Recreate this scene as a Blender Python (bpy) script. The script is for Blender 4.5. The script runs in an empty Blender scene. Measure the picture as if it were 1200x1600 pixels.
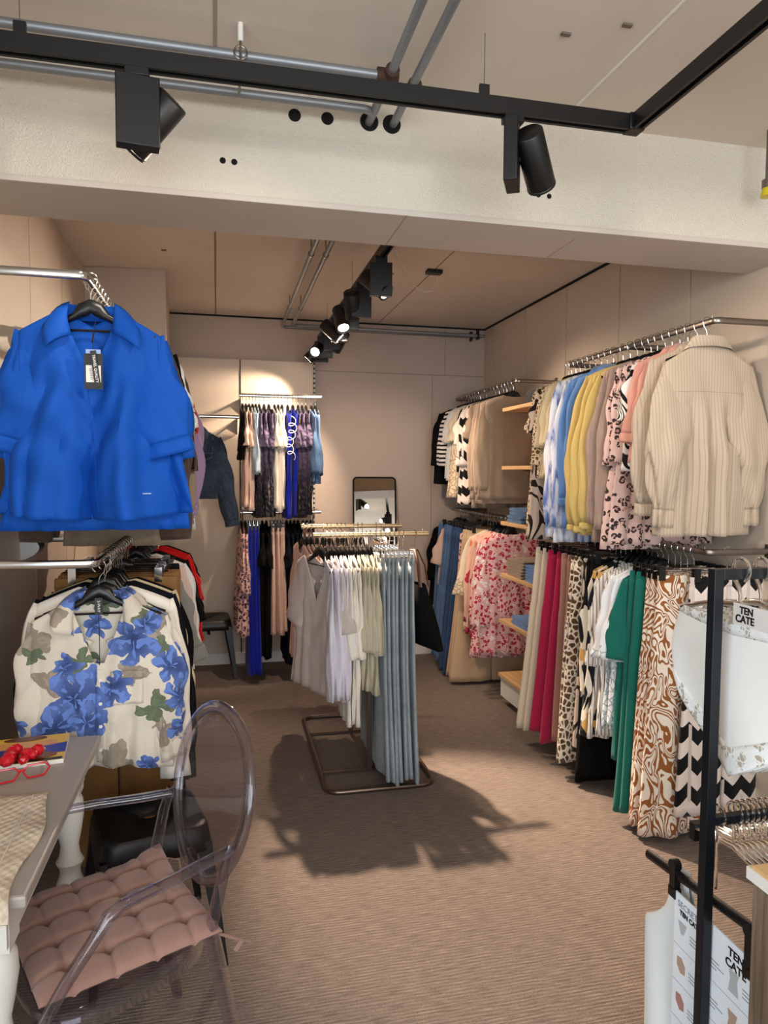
import bpy, math, random
import numpy as np
from mathutils import Vector, Matrix, Euler

PI = math.pi
random.seed(7)
scene = bpy.context.scene
COL = scene.collection

# ------------------------------------------------------------------ camera
F = 1100.0
def _n(v): return v / np.linalg.norm(v)
_vy = _n(np.array([350 - 600, 735 - 800, F]))
_vx = np.array([5400 - 600, 770 - 800, F]); _vx = _n(_vx - _vx.dot(_vy) * _vy)
_vz = np.cross(_vx, _vy)
if _vz[1] > 0: _vz = -_vz
RC = np.array([_vx, _vy, _vz])            # world = RC @ image-space (x right, y down, z forward)
cam_d = bpy.data.cameras.new('camera')
cam = bpy.data.objects.new('camera', cam_d); COL.objects.link(cam)
r_, u_, b_ = RC @ [1, 0, 0], RC @ [0, -1, 0], RC @ [0, 0, -1]
cam.matrix_world = Matrix(((r_[0], u_[0], b_[0], 0), (r_[1], u_[1], b_[1], 0), (r_[2], u_[2], b_[2], 1.6), (0, 0, 0, 1)))
cam_d.sensor_fit = 'HORIZONTAL'; cam_d.sensor_width = 36; cam_d.lens = 36 * F / 1200
cam_d.clip_start = 0.02
scene.camera = cam

# ------------------------------------------------------------------ world, exposure, daylight
scene.view_settings.view_transform = 'Standard'; scene.view_settings.look = 'None'
scene.view_settings.gamma = 1; scene.view_settings.use_curve_mapping = False
scene.view_settings.exposure = 0.62
w = bpy.data.worlds.new('daylight'); scene.world = w; w.use_nodes = True
w.node_tree.nodes['Background'].inputs[0].default_value = (0.80, 0.90, 1.0, 1)
w.node_tree.nodes['Background'].inputs[1].default_value = 1.0

def area(name, loc, target, size, sy, power, col):
    d = bpy.data.lights.new(name, 'AREA'); d.shape = 'RECTANGLE'; d.size = size; d.size_y = sy
    d.energy = power; d.color = col
    o = bpy.data.objects.new(name, d); COL.objects.link(o); o.location = loc
    o.rotation_euler = (Vector(target) - Vector(loc)).to_track_quat('-Z', 'Y').to_euler()
    return o
# daylight entering through the shop front, some metres behind the camera
area('shop_front_daylight', (0.3, -2.9, 1.6), (0.4, 3, 1.5), 3.2, 2.2, 84, (0.88, 0.95, 1.0))
area('added_side_fill', (-1.62, -.6, 1.45), (2, .6, 1.1), 1.7, 2.0, 34, (0.80, 0.91, 1.0))  # added cool fill from out of view on the left, brightens the product chart
LAMP = (1.0, 0.78, 0.59)
LAMPF = (1.0, 0.88, 0.75)
def spot(name, loc, target, power, deg, col=LAMP, blend=0.6, rad=0.025):
    d = bpy.data.lights.new(name, 'SPOT'); d.energy = power; d.color = col; d.spot_size = math.radians(deg)
    d.spot_blend = blend; d.shadow_soft_size = rad
    o = bpy.data.objects.new(name, d); COL.objects.link(o); o.location = loc
    o.rotation_euler = (Vector(target) - Vector(loc)).to_track_quat('-Z', 'Y').to_euler()
    return o

# ------------------------------------------------------------------ materials
def lin(h):
    h = h.lstrip('#'); c = [int(h[i:i + 2], 16) / 255 for i in (0, 2, 4)]
    return tuple(((v + .055) / 1.055) ** 2.4 if v > .04045 else v / 12.92 for v in c) + (1,)

class MB:
    """material builder"""
    def __init__(s, name):
        s.m = bpy.data.materials.new(name); s.m.use_nodes = True
        s.nt = s.m.node_tree; s.b = s.nt.nodes['Principled BSDF']; s._co = None
    def node(s, t, **k):
        n = s.nt.nodes.new(t)
        for a, v in k.items(): setattr(n, a, v)
        return n
    def put(s, sock, v):
        if isinstance(v, bpy.types.NodeSocket): s.nt.links.new(v, sock)
        elif v is not None:
            try: sock.default_value = v
            except Exception: sock.default_value = (v, v, v) if len(sock.default_value) == 3 else (v, v, v, 1)
    @property
    def co(s):
        if s._co is None: s._co = s.node('ShaderNodeTexCoord').outputs['Object']
        return s._co
    def xyz(s, v=None):
        n = s.node('ShaderNodeSeparateXYZ'); s.put(n.inputs[0], v or s.co); return n.outputs
    def m_(s, op, a, b=None, c=None):
        n = s.node('ShaderNodeMath', operation=op)
        s.put(n.inputs[0], a)
        if b is not None: s.put(n.inputs[1], b)
        if c is not None: s.put(n.inputs[2], c)
        return n.outputs[0]
    def scale(s, v, sc):
        n = s.node('ShaderNodeMapping'); s.put(n.inputs['Vector'], v); n.inputs['Scale'].default_value = sc; return n.outputs[0]
    def noise(s, sc, det=2, vec=None, dist=0.0, out=0):
        n = s.node('ShaderNodeTexNoise'); s.put(n.inputs['Vector'], vec or s.co); n.inputs['Scale'].default_value = sc
        n.inputs['Detail'].default_value = det; n.inputs['Distortion'].default_value = dist; return n.outputs[out]
    def vor(s, sc, feat='F1', vec=None, out=0, rnd=1.0):
        n = s.node('ShaderNodeTexVoronoi', feature=feat); s.put(n.inputs['Vector'], vec or s.co)
        n.inputs['Scale'].default_value = sc; n.inputs['Randomness'].default_value = rnd; return n.outputs[out]
    def mix(s, f, a, b):
        n = s.node('ShaderNodeMix', data_type='RGBA'); s.put(n.inputs[0], f); s.put(n.inputs[6], a); s.put(n.inputs[7], b); return n.outputs[2]
    def ramp(s, f, lo, hi):
        n = s.node('ShaderNodeMapRange'); s.put(n.inputs[0], f); n.inputs[1].default_value = lo; n.inputs[2].default_value = hi; return n.outputs[0]
    def bump(s, h, st=0.3, d=0.002):
        n = s.node('ShaderNodeBump'); n.inputs['Strength'].default_value = st; n.inputs['Distance'].default_value = d
        s.put(n.inputs['Height'], h); s.put(s.b.inputs['Normal'], n.outputs[0])
    def fin(s, col=None, rough=.85, metal=0, sheen=0.0, **k):
        s.put(s.b.inputs['Base Color'], col); s.b.inputs['Roughness'].default_value = rough
        s.b.inputs['Metallic'].default_value = metal
        if sheen: s.b.inputs['Sheen Weight'].default_value = sheen
        for a, v in k.items(): s.put(s.b.inputs[a.replace('_', ' ')], v)
        return s.m

def warp(b, amt, sc):
    n = b.noise(sc, 2, out=1)
    v = b.node('ShaderNodeVectorMath', operation='SUBTRACT'); b.put(v.inputs[0], n); v.inputs[1].default_value = (.5, .5, .5)
    v2 = b.node('ShaderNodeVectorMath', operation='SCALE'); b.put(v2.inputs[0], v.outputs[0]); v2.inputs['Scale'].default_value = amt
    v3 = b.node('ShaderNodeVectorMath', operation='ADD'); b.put(v3.inputs[0], b.co); b.put(v3.inputs[1], v2.outputs[0])
    return v3.outputs[0]

MAT = {}
def cloth(name, col, kind='plain', c2=None, c3=None, sc=1.0, rough=.9, sheen=.15, weave=True):
    if name in MAT: return MAT[name]
    b = MB(name); A = lin(col); B = lin(c2) if c2 else None; C3 = lin(c3) if c3 else B
    hz = b.noise(9 * sc, 3)
    out = A
    if kind == 'plain':
        d = tuple(x * .86 for x in A[:3]) + (1,)
        out = b.mix(hz, A, d)
    elif kind == 'denim':
        n1 = b.noise(60, 3, b.scale(b.co, (3, 3, .6))); n2 = b.noise(6, 2)
        f = b.m_('MULTIPLY_ADD', n1, .5, b.m_('MULTIPLY', n2, .6))
        out = b.mix(b.ramp(f, .35, .75), A, B or tuple(x * 1.5 for x in A[:3]) + (1,))
    elif kind == 'stripes':        # vertical
        x = b.xyz(warp(b, .012, 3))[0]
        f = b.m_('FRACT', b.m_('MULTIPLY', x, 60 * sc)); out = b.mix(b.m_('LESS_THAN', f, .22), A, B)
    elif kind == 'hstripes':
        x = b.xyz(warp(b, .02, 6))[2]
        f = b.m_('FRACT', b.m_('MULTIPLY', x, 40 * sc)); out = b.mix(b.m_('LESS_THAN', f, .45), A, B)
    elif kind == 'giraffe':        # dark cells, pale net
        v = warp(b, .02, 12)
        e = b.vor(34 * sc, 'DISTANCE_TO_EDGE', b.scale(v, (1, 1, .8)))
        c = b.mix(b.noise(30, 1), B, C3); out = b.mix(b.ramp(e, .10, .14), A, c)
    elif kind == 'leopard':        # dark rosettes on pale
        v = warp(b, .02, 14); d = b.vor(30 * sc, 'F1', v)
        ring = b.m_('MULTIPLY', b.m_('GREATER_THAN', d, .20), b.m_('LESS_THAN', d, .46))
        ring = b.m_('MULTIPLY', ring, b.m_('GREATER_THAN', b.noise(60 * sc, 1), .45))
        out = b.mix(ring, b.mix(b.m_('LESS_THAN', d, .26), A, C3), B)
    elif kind == 'swirl':
        n = b.noise(5.5 * sc, 1.2, b.scale(b.co, (1.4, 1.4, .8)), .9)
        f = b.m_('FRACT', b.m_('MULTIPLY', n, 11)); out = b.mix(b.m_('LESS_THAN', f, .47), A, B)
    elif kind == 'zebra':
        n = b.noise(6 * sc, 1, b.scale(b.co, (1, 1, .55)), .6)
        f = b.m_('FRACT', b.m_('MULTIPLY', n, 14)); out = b.mix(b.m_('LESS_THAN', f, .42), A, B)
    elif kind == 'chevron':
        X, Y, Z = b.xyz()
        tri = b.m_('PINGPONG', X, .045)
        f = b.m_('FRACT', b.m_('MULTIPLY', b.m_('ADD', Z, tri), 11 * sc))
        f2 = b.m_('FRACT', b.m_('MULTIPLY', X, 11.11)); out = b.mix(b.m_('LESS_THAN', f, .5), A, B)
        out = b.mix(b.m_('MULTIPLY', b.m_('GREATER_THAN', f2, .82), b.m_('GREATER_THAN', b.noise(5, 1), .5)), out, lin('#cdbdb4'))
    elif kind == 'abstract':
        n = b.noise(9 * sc, 1, b.scale(b.co, (1.3, 1, .6)), 1.5)
        out = b.mix(b.m_('GREATER_THAN', n, .52), A, B)
        out = b.mix(b.m_('GREATER_THAN', b.noise(7 * sc, 1, None, 1.0), .62), out, C3)
    elif kind == 'tiedye':
        n = b.noise(22 * sc, 5, b.scale(b.co, (1, 1, .28)), .8); out = b.mix(b.ramp(n, .42, .6), A, B)
    elif kind == 'floral':         # small dense flowers
        v = warp(b, .008, 30); d = b.vor(40 * sc, 'F1', v); n = b.noise(16, 2)
        ring = b.m_('MULTIPLY', b.m_('GREATER_THAN', d, .17), b.m_('LESS_THAN', d, .46))
        out = b.mix(ring, A, B); out = b.mix(b.m_('MULTIPLY', ring, b.m_('GREATER_THAN', n, .58)), out, C3)
    elif kind == 'bigfloral':
        v = warp(b, .05, 9); d = b.vor(9 * sc, 'F1', v); n = b.noise(5, 2, None, .8)
        out = b.mix(b.m_('LESS_THAN', d, .33), A, B); out = b.mix(b.m_('GREATER_THAN', n, .6), out, C3)
    elif kind == 'embro':
        v = warp(b, .03, 18); e = b.vor(26, 'DISTANCE_TO_EDGE', v); Z = b.xyz()[2]
        msk = b.m_('MULTIPLY', b.m_('LESS_THAN', e, .07), b.m_('LESS_THAN', b.m_('ADD', Z, b.m_('MULTIPLY', b.noise(8), .3)), -.30))
        out = b.mix(msk, A, B)
    elif kind == 'ruffle':
        Z = b.xyz()[2]; out = b.mix(b.ramp(b.m_('ADD', Z, b.m_('MULTIPLY', b.noise(14), .12)), -.62, -.34), B, A)
    elif kind == 'rib':
        X = b.xyz()[0]; out = b.mix(b.noise(40, 3, b.scale(b.co, (6, 2, .4))), A, B or A)
    if kind == 'ruffle':
        b.bump(b.vor(34, 'SMOOTH_F1', warp(b, .03, 20)), 1.0, .03); weave = False
    if weave:
        wv = b.noise(420, 2); cr = b.noise(11, 3, None, .5)
        b.bump(b.m_('ADD', b.m_('MULTIPLY', wv, .12), b.m_('MULTIPLY', cr, 1.0)), .55, .006)
    MAT[name] = b.fin(out, rough, sheen=sheen, Specular_IOR_Level=.18); return MAT[name]

def simple(name, col, rough=.5, metal=0, **k):
    if name in MAT: return MAT[name]
    b = MB(name); A = lin(col)
    n = b.noise(14, 3); out = b.mix(n, A, tuple(x * .93 for x in A[:3]) + (1,))
    MAT[name] = b.fin(out, rough, metal, **k); return MAT[name]

def wallmat(name, col, bs, bd, sc, rough=.8, spk=0.0):
    b = MB(name); A = lin(col); D = tuple(x * .88 for x in A[:3]) + (1,)
    out = b.mix(b.ramp(b.noise(1.3, 5), .3, .75), A, D)
    b.bump(b.m_('ADD', b.noise(sc, 4), b.m_('MULTIPLY', b.noise(2.0, 2), .6)), bs, bd)
    MAT[name] = b.fin(out, rough); return MAT[name]

M_STUCCO = wallmat('stucco paint', '#e4dac9', .9, .007, 170)
M_CEIL = wallmat('ceiling paint', '#dccfc0', .25, .003, 30)
M_PANEL = wallmat('panel laminate', '#cdbca9', .08, .001, 12, .55)
M_WALL = wallmat('wall paint', '#c0aea0', .15, .002, 60)
M_WOODBEAM = wallmat('smooth soffit paint', '#cfc3b7', .1, .002, 16, .6)
M_WHITE = simple('white paint', '#e4dfd6', .5)
M_BLACK = simple('black metal', '#0c0c0d', .42)
M_NAVYMETAL = simple('dark blue black steel', '#10151c', .38, 0.3)
M_CHROME = simple('chrome', '#d6d6d6', .12, 1.0)
M_STEEL = simple('brushed steel', '#8d857e', .35, 1.0)
M_GREYPIPE = simple('galvanised pipe', '#8d9093', .45, .55)
M_RUST = simple('rusty fitting', '#4a3427', .8, .3)
M_BRONZE = simple('bronze tube', '#7d6a5f', .32, .9)
M_BRASS = simple('champagne rail', '#cdb994', .28, .9)
M_PLAS = simple('black plastic', '#0a0a0b', .38)
M_GROOVE = simple('dark groove', '#120e0b', .95)
M_DARKHOLE = simple('dark hole', '#0d0b0a', 1)
M_TABLE = simple('grey table paint', '#a0978f', .45)
M_LEG = simple('cream leg paint', '#cfcac2', .5)

def carpet():
    b = MB('ribbed carpet'); X, Y, Z = b.xyz()
    wob = b.m_('MULTIPLY', b.noise(9.0, 4), .012)
    f = b.m_('FRACT', b.m_('MULTIPLY', b.m_('ADD', Y, wob), 72.0))
    tri = b.m_('ABSOLUTE', b.m_('SUBTRACT', f, .5))
    vec = b.scale(b.co, (5, 60, 1))
    n = b.noise(3, 4, vec)
    n2 = b.noise(150, 3, b.scale(b.co, (1, 1.6, 1)))
    c = b.mix(b.ramp(n, .3, .7), lin('#6e6057'), lin('#9c8b7e'))
    c = b.mix(b.m_('MULTIPLY', b.ramp(b.m_('ADD', tri, b.m_('MULTIPLY', b.m_('SUBTRACT', n2, .5), 1.1)), .15, .55), .6), c, lin('#4e443e'))
    b.bump(b.m_('ADD', b.m_('MULTIPLY', tri, -1.2), b.m_('MULTIPLY', n2, 1.6)), .7, .005)
    return b.fin(c, .95)
M_CARPET = carpet()

def woodmat(name, c1, c2, ax=(1, 12, 12), sc=3, rough=.5):
    b = MB(name); n = b.noise(sc, 6, b.scale(b.co, ax), .6)
    out = b.mix(b.ramp(n, .3, .7), lin(c1), lin(c2)); b.bump(n, .15, .002); MAT[name] = b.fin(out, rough); return MAT[name]
M_OAK = woodmat('oak shelf', '#c29763', '#e0b987', (12, 1, 12))
M_GREYOAK = woodmat('weathered oak', '#4c3d30', '#8a7662', (14, 14, 1), 4)

def clearmat(name, col, ior=1.38, rough=.02):
    b = MB(name); m = b.fin(lin(col), rough, 0); b.b.inputs['Transmission Weight'].default_value = 1; b.b.inputs['IOR'].default_value = ior
    MAT[name] = m; return m
M_CLEAR = clearmat('clear polycarbonate', '#f4f1fa', 1.25)
M_SHEET = clearmat('clear polycarbonate sheet', '#f8f6fc', 1.12)
def thinclear(name, tint, fr, gl=.03, base=.03):
    m = bpy.data.materials.new(name); m.use_nodes = True; nt = m.node_tree; nt.nodes.clear()
    o = nt.nodes.new('ShaderNodeOutputMaterial'); mx = nt.nodes.new('ShaderNodeMixShader'); tr = nt.nodes.new('ShaderNodeBsdfTransparent'); gb = nt.nodes.new('ShaderNodeBsdfGlossy'); f = nt.nodes.new('ShaderNodeLayerWeight'); f.inputs[0].default_value = .5; pw = nt.nodes.new('ShaderNodeMath'); pw.operation = 'POWER'; pw.inputs[1].default_value = fr
    ma = nt.nodes.new('ShaderNodeMath'); ma.operation = 'ADD'; ma.inputs[1].default_value = base; ma.use_clamp = True
    tr.inputs[0].default_value = lin(tint); gb.inputs['Roughness'].default_value = gl; 
    nt.links.new(f.outputs[1], pw.inputs[0]); nt.links.new(pw.outputs[0], ma.inputs[0]); nt.links.new(ma.outputs[0], mx.inputs[0]); nt.links.new(tr.outputs[0], mx.inputs[1]); nt.links.new(gb.outputs[0], mx.inputs[2]); nt.links.new(mx.outputs[0], o.inputs[0])
    return m
M_CLEAR = thinclear('clear polycarbonate', '#e6e2ea', 2.3, .05, .08)
M_SHEET = thinclear('clear polycarbonate sheet', '#f3f0f4', 4.5, .03, .03)
M_CLEARH = clearmat('clear acrylic hanger', '#f2eee8', 1.4, .08)
def emis(name, col, st):
    b = MB(name); b.b.inputs['Emission Color'].default_value = lin(col); b.b.inputs['Emission Strength'].default_value = st
    return b.fin(lin(col), .5)
M_LENS = emis('lamp lens', '#fff3dc', 14)

# ------------------------------------------------------------------ mesh helpers
class G:
    """collects raw geometry for one mesh"""
    def __init__(s): s.v = []; s.f = []
    def add(s, v, f):
        o = len(s.v); s.v += [tuple(map(float, p)) for p in v]; s.f += [tuple(i + o for i in q) for q in f]; return s
    def box(s, x0, x1, y0, y1, z0, z1):
        v = [(x, y, z) for z in (z0, z1) for y in (y0, y1) for x in (x0, x1)]
        return s.add(v, [(0, 2, 3, 1), (4, 5, 7, 6), (0, 1, 5, 4), (2, 6, 7, 3), (0, 4, 6, 2), (1, 3, 7, 5)])
    def grid(s, P, closed_u=False, closed_v=False):
        """P: (rows, cols, 3)"""
        P = np.asarray(P); R, Cn = P.shape[:2]; f = []
        for i in range(R if closed_v else R - 1):
            for j in range(Cn if closed_u else Cn - 1):
                i2, j2 = (i + 1) % R, (j + 1) % Cn
                f.append((i * Cn + j, i * Cn + j2, i2 * Cn + j2, i2 * Cn + j))
        return s.add(P.reshape(-1, 3), f)
    def tube(s, pts, a, b=None, n=10, up=(0, 0, 1), closed=False, cap=True, p=1.0):
        """sweep an ellipse (a along side, b along up) on pts; a, b scalars or lists; p<1 squares it"""
        pts = [Vector(q) for q in pts]; m = len(pts)
        A = a if hasattr(a, '__len__') else [a] * m
        B = A if b is None else (b if hasattr(b, '__len__') else [b] * m)
        rows = []; nrm = None
        for i in range(m):
            if closed: t = (pts[(i + 1) % m] - pts[i - 1])
            else: t = pts[min(i + 1, m - 1)] - pts[max(i - 1, 0)]
            t = t.normalized() if t.length > 1e-9 else Vector((0, 0, 1))
            if nrm is None:
                nrm = Vector(up); nrm = nrm - t * nrm.dot(t)
                if nrm.length < 1e-3: nrm = t.orthogonal()
            nrm = (nrm - t * nrm.dot(t)).normalized(); sd = t.cross(nrm)
            row = []
            for k in range(n):
                th = 2 * PI * k / n; c, sn = math.cos(th), math.sin(th)
                c = math.copysign(abs(c) ** p, c); sn = math.copysign(abs(sn) ** p, sn)
                row.append(tuple(pts[i] + sd * (A[i] * c) + nrm * (B[i] * sn)))
            rows.append(row)
        o = len(s.v); s.grid(rows, closed_u=True, closed_v=closed)
        if cap and not closed:
            s.f.append(tuple(o + k for k in range(n))[::-1]); s.f.append(tuple(o + (m - 1) * n + k for k in range(n)))
        return s
    def lathe(s, prof, n=24, ctr=(0, 0)):
        rows = [[(ctr[0] + r * math.cos(2 * PI * k / n), ctr[1] + r * math.sin(2 * PI * k / n), z) for k in range(n)] for r, z in prof]
        return s.grid(rows, closed_u=True)
    def cyl(s, p0, p1, r, n=16, r2=None):
        return s.tube([p0, p1], [r, r if r2 is None else r2], n=n)
    def prism(s, poly, ext):
        """poly: list of 3d pts (planar), ext: extrusion vector"""
        n = len(poly); e = Vector(ext); v = [tuple(p) for p in poly] + [tuple(Vector(p) + e) for p in poly]
        return s.add(v, [tuple(range(n))[::-1], tuple(range(n, 2 * n))] + [(i, (i + 1) % n, n + (i + 1) % n, n + i) for i in range(n)])
    def xf(s, M):
        s.v = [tuple(M @ Vector(p)) for p in s.v]; return s
    def build(s, name, mat, parent=None, smooth=True, loc=None, rot=None, bevel=0, solid=0, sub=0):
        me = bpy.data.meshes.new(name); me.from_pydata(s.v, [], s.f); me.update()
        if smooth:
            for p in me.polygons: p.use_smooth = True
            try: me.set_sharp_from_angle(angle=math.radians(50))
            except Exception: pass
        return mkobj(name, me, mat, parent, loc, rot, bevel, solid, sub)

def mkobj(name, me, mat, parent=None, loc=None, rot=None, bevel=0, solid=0, sub=0):
    o = bpy.data.objects.new(name, me); COL.objects.link(o)
    if mat is not None: me.materials.clear(); me.materials.append(mat)
    if parent is not None: o.parent = parent
    if loc is not None: o.location = loc
    if rot is not None: o.rotation_euler = rot
    if solid:
        md = o.modifiers.new('s', 'SOLIDIFY'); md.thickness = solid; md.offset = 0
    if bevel:
        md = o.modifiers.new('b', 'BEVEL'); md.width = bevel; md.segments = 2; md.limit_method = 'ANGLE'
    if sub:
        md = o.modifiers.new('u', 'SUBSURF'); md.levels = sub; md.render_levels = sub
    return o

def tag(o, label=None, cat=None, group=None, kind=None):
    if label: o['label'] = label
    if cat: o['category'] = cat
    if group: o['group'] = group
    if kind: o['kind'] = kind
    return o
def thing(name, label, cat, loc=(0, 0, 0), rotz=0, group=None, rot=None):
    o = bpy.data.objects.new(name, None); COL.objects.link(o); o.empty_display_size = .05
    o.location = loc; o.rotation_euler = rot if rot else (0, 0, rotz)
    return tag(o, label, cat, group)
def struct(name, g, mat, **k): return tag(g.build(name, mat, smooth=False, **k), kind='structure')
def dup(root, loc=None, rotz=None, label=None, group=None):
    r = root.copy(); COL.objects.link(r)
    if loc is not None: r.location = loc
    if rotz is not None: r.rotation_euler = (0, 0, rotz)
    if label: r['label'] = label
    if group: r['group'] = group
    for ch in list(root.children):
        c = ch.copy(); COL.objects.link(c); c.parent = r
        for q in list(ch.children):
            d = q.copy(); COL.objects.link(d); d.parent = c
    return r
def text(s, size, name, mat, parent, loc, rot, depth=.0004, align='CENTER', bold=0.0):
    c = bpy.data.curves.new(name, 'FONT'); c.body = s; c.size = size; c.extrude = depth; c.align_x = align; c.align_y = 'CENTER'; c.offset = bold
    t = bpy.data.objects.new(name, c); COL.objects.link(t); dg = bpy.context.evaluated_depsgraph_get()
    me = bpy.data.meshes.new_from_object(t.evaluated_get(dg)); bpy.data.objects.remove(t)
    return mkobj(name, me, mat, parent, loc, rot)

# ------------------------------------------------------------------ the room
CZ = 2.87; XL = -.85; XR = 2.27; YB = 6.0; YF = -3.0
struct('floor', G().box(-1.6, XR + .3, YF, YB + .1, -.05, 0), M_CARPET)
struct('ceiling', G().box(-1.6, XR + .3, YF, YB + .1, CZ, CZ + .1), M_CEIL)
g = G(); ys = [YF, -2.8, -2.14, -1.48, -.82, -.16, .5, 1.16, 1.82, 2.48, 3.14, 3.79, 4.45, 5.12, 5.78, YB]
for a, b in zip(ys[:-1], ys[1:]): g.box(XR, XR + .02, a + .006, b - .006, 0, CZ)
struct('wall_right', g, M_PANEL)
struct('wall_right_backing', G().box(XR + .02, XR + .12, YF, YB + .1, 0, CZ), M_GROOVE)
g = G(); ys = [.91, 1.56, 2.21, 2.86, 3.51, 4.16, 4.8, 5.45, YB]
for a, b in zip(ys[:-1], ys[1:]): g.box(XL - .02, XL, a + .004, b - .004, 0, CZ)
struct('wall_left', g, M_PANEL)
struct('wall_left_backing', G().box(XL - .12, XL - .02, .9, YB + .1, 0, CZ), M_GROOVE)
struct('wall_front_left', G().box(-1.65, -1.55, YF, -1.5, 0, CZ).box(-1.65, -1.55, .3, .9, 0, CZ).box(-1.65, -1.55, -1.5, .3, 0, .4).box(-1.65, -1.55, -1.5, .3, 2.5, CZ).box(-1.55, XL - .02, .8, .9, 0, CZ), M_WALL)  # unseen wall; gap added so the side fill and world light get in
struct('wall_back', G().box(XL - .1, XR + .1, YB, YB + .1, 0, CZ), M_WALL)
# raised laminate panels on the back wall, with slotted uprights
g = G()
for a, b in ((XL, -.46), (-.455, .128), (.138, .728)): g.box(a, b, 5.9, YB, .0, 2.5)
struct('trim_1', g, M_PANEL)
g = G().box(.128, .138, 5.896, 5.905, 0, 2.5).box(.731, .745, 5.905, 5.93, 0, 2.5)
struct('trim_2', g, M_BLACK)
g = G()
for k in range(60): g.box(.734, .742, 5.9035, 5.906, .1 + k * .04, .122 + k * .04)
struct('trim_3', g, M_WHITE)
# seams of the plasterboard on the right part of the back wall
g = G().box(.745, 2.27, YB - .002, YB, 2.447, 2.452).box(1.79, 1.793, YB - .002, YB, 0, 2.45).box(1.905, 1.908, YB - .002, YB, 2.45, CZ)
struct('trim_4', g, simple('seam', '#8c7868', .9))
struct('baseboard_back', G().box(XL, XR, YB - .115, YB, 0, .09), M_WHITE)
struct('baseboard_right', G().box(XR - .012, XR, 2.6, YB, 0, .09), M_WHITE)
# duct casing high on the left
g = G(); a = Vector((-.85, 4.79, 0)); poly = [(-.85, 4.79, 2.37), (-.352, 4.73, 2.37), (-.415, 5.899, 2.37), (-.85, 5.899, 2.37)]
g.prism(poly, (0, 0, .499)); struct('trim_5', g, M_WALL, bevel=.004)
# beam
g = G().box(-1.6, XR, 2.43, 2.73, 2.505, CZ); struct('trim_6', g, M_STUCCO)
struct('trim_7', G().box(-1.6, XR, 2.415, 2.745, 2.485, 2.505), M_WOODBEAM, bevel=.003)
beam_holes = [(.237, 2.785, .021), (.347, 2.787, .021), (.002, 2.614, .010), (.039, 2.613, .010), (1.119, 2.606, .009), (1.161, 2.605, .009)]
for x, z, r in beam_holes:
    g = G().cyl((x, 2.4285, z), (x, 2.45, z), r, 20); struct('trim_8', g, M_DARKHOLE)
for x in (.491, .570):
    struct('trim_9', G().cyl((x, 2.4285, 2.793), (x, 2.45, 2.793), .032, 20), M_DARKHOLE)
struct('trim_10', G().box(1.30, 1.304, 2.5, 2.73, 2.4835, 2.4855).box(.62, .624, 2.41, 2.745, 2.4835, 2.4855), simple('hairline', '#b09d8e', .9))
# ceiling seams and fixings
def ray_pt(px, py, z): d = RC @ np.array([px - 600, py - 800, F]); return np.array([0, 0, 1.6]) + d * (z - 1.6) / d[2]
def ray_y(px, py, y): d = RC @ np.array([px - 600, py - 800, F]); return np.array([0, 0, 1.6]) + d * y / d[1]
p0, p1 = ray_pt(1075, 0, CZ), ray_pt(895, 172, CZ)
struct('trim_11', G().tube([(p0[0] - .0, p0[1] - .3, CZ), (p1[0], p1[1], CZ)], .006, .003), M_WHITE)
p0, p1 = ray_pt(338, 0, CZ), ray_pt(336, 96, CZ)
struct('trim_12', G().tube([(p0[0], p0[1] - .3, CZ), (p1[0], p1[1], CZ)], .006, .003), simple('seam2', '#a8998b', .9))
p0, p1 = ray_pt(340, 360, CZ), ray_pt(337, 494, CZ)
struct('trim_13', G().tube([(p0[0], 2.74, CZ), (p1[0], YB, CZ)], .005, .003), simple('seam3', '#8c7868', .9))
struct('trim_14', G().tube([(1.30, 2.74, CZ), (1.30, YB, CZ)], .004, .002), simple('seam3', '#8c7868', .9))
struct('trim_15', G().box(XL, XR, YB - .01, YB, CZ - .012, CZ).box(XR - .01, XR, 2.74, YB, CZ - .014, CZ), M_GROOVE)
struct('trim_16', G().box(2.1, XR, 2.735, 2.76, 2.50, 2.53).box(XL, XL + .02, 2.735, 2.76, 2.50, 2.535), M_DARKHOLE)
# loose ceiling cable, bracket plate
cbl = thing('ceiling_cable', 'thin white cable looping loose from a black plate on the rear ceiling', 'cable')
pp = [ray_pt(*q, z) for q, z in (((618, 390), 2.865), ((625, 410), 2.86), ((640, 432), 2.86), ((648, 447), 2.85), ((662, 456), 2.83), ((675, 455), 2.83), ((683, 440), 2.84), ((684, 432), 2.86))]
G().tube(pp, .004, n=6).build('cable', M_WHITE, cbl)
q = ray_pt(678, 427, 2.85); G().box(q[0] - .05, q[0] + .05, q[1] - .03, q[1] + .03, 2.845, CZ).build('plate', M_PLAS, cbl, bevel=.004)
for (px, py) in ((256, 390), (612, 427), (570, 115), (884, 52), (980, 38)):
    q = ray_pt(px, py, CZ); struct('trim_17', G().box(q[0] - .014, q[0] + .014, q[1] - .007, q[1] + .007, CZ - .006, CZ), simple('fixing', '#6f6055', .8))

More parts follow.
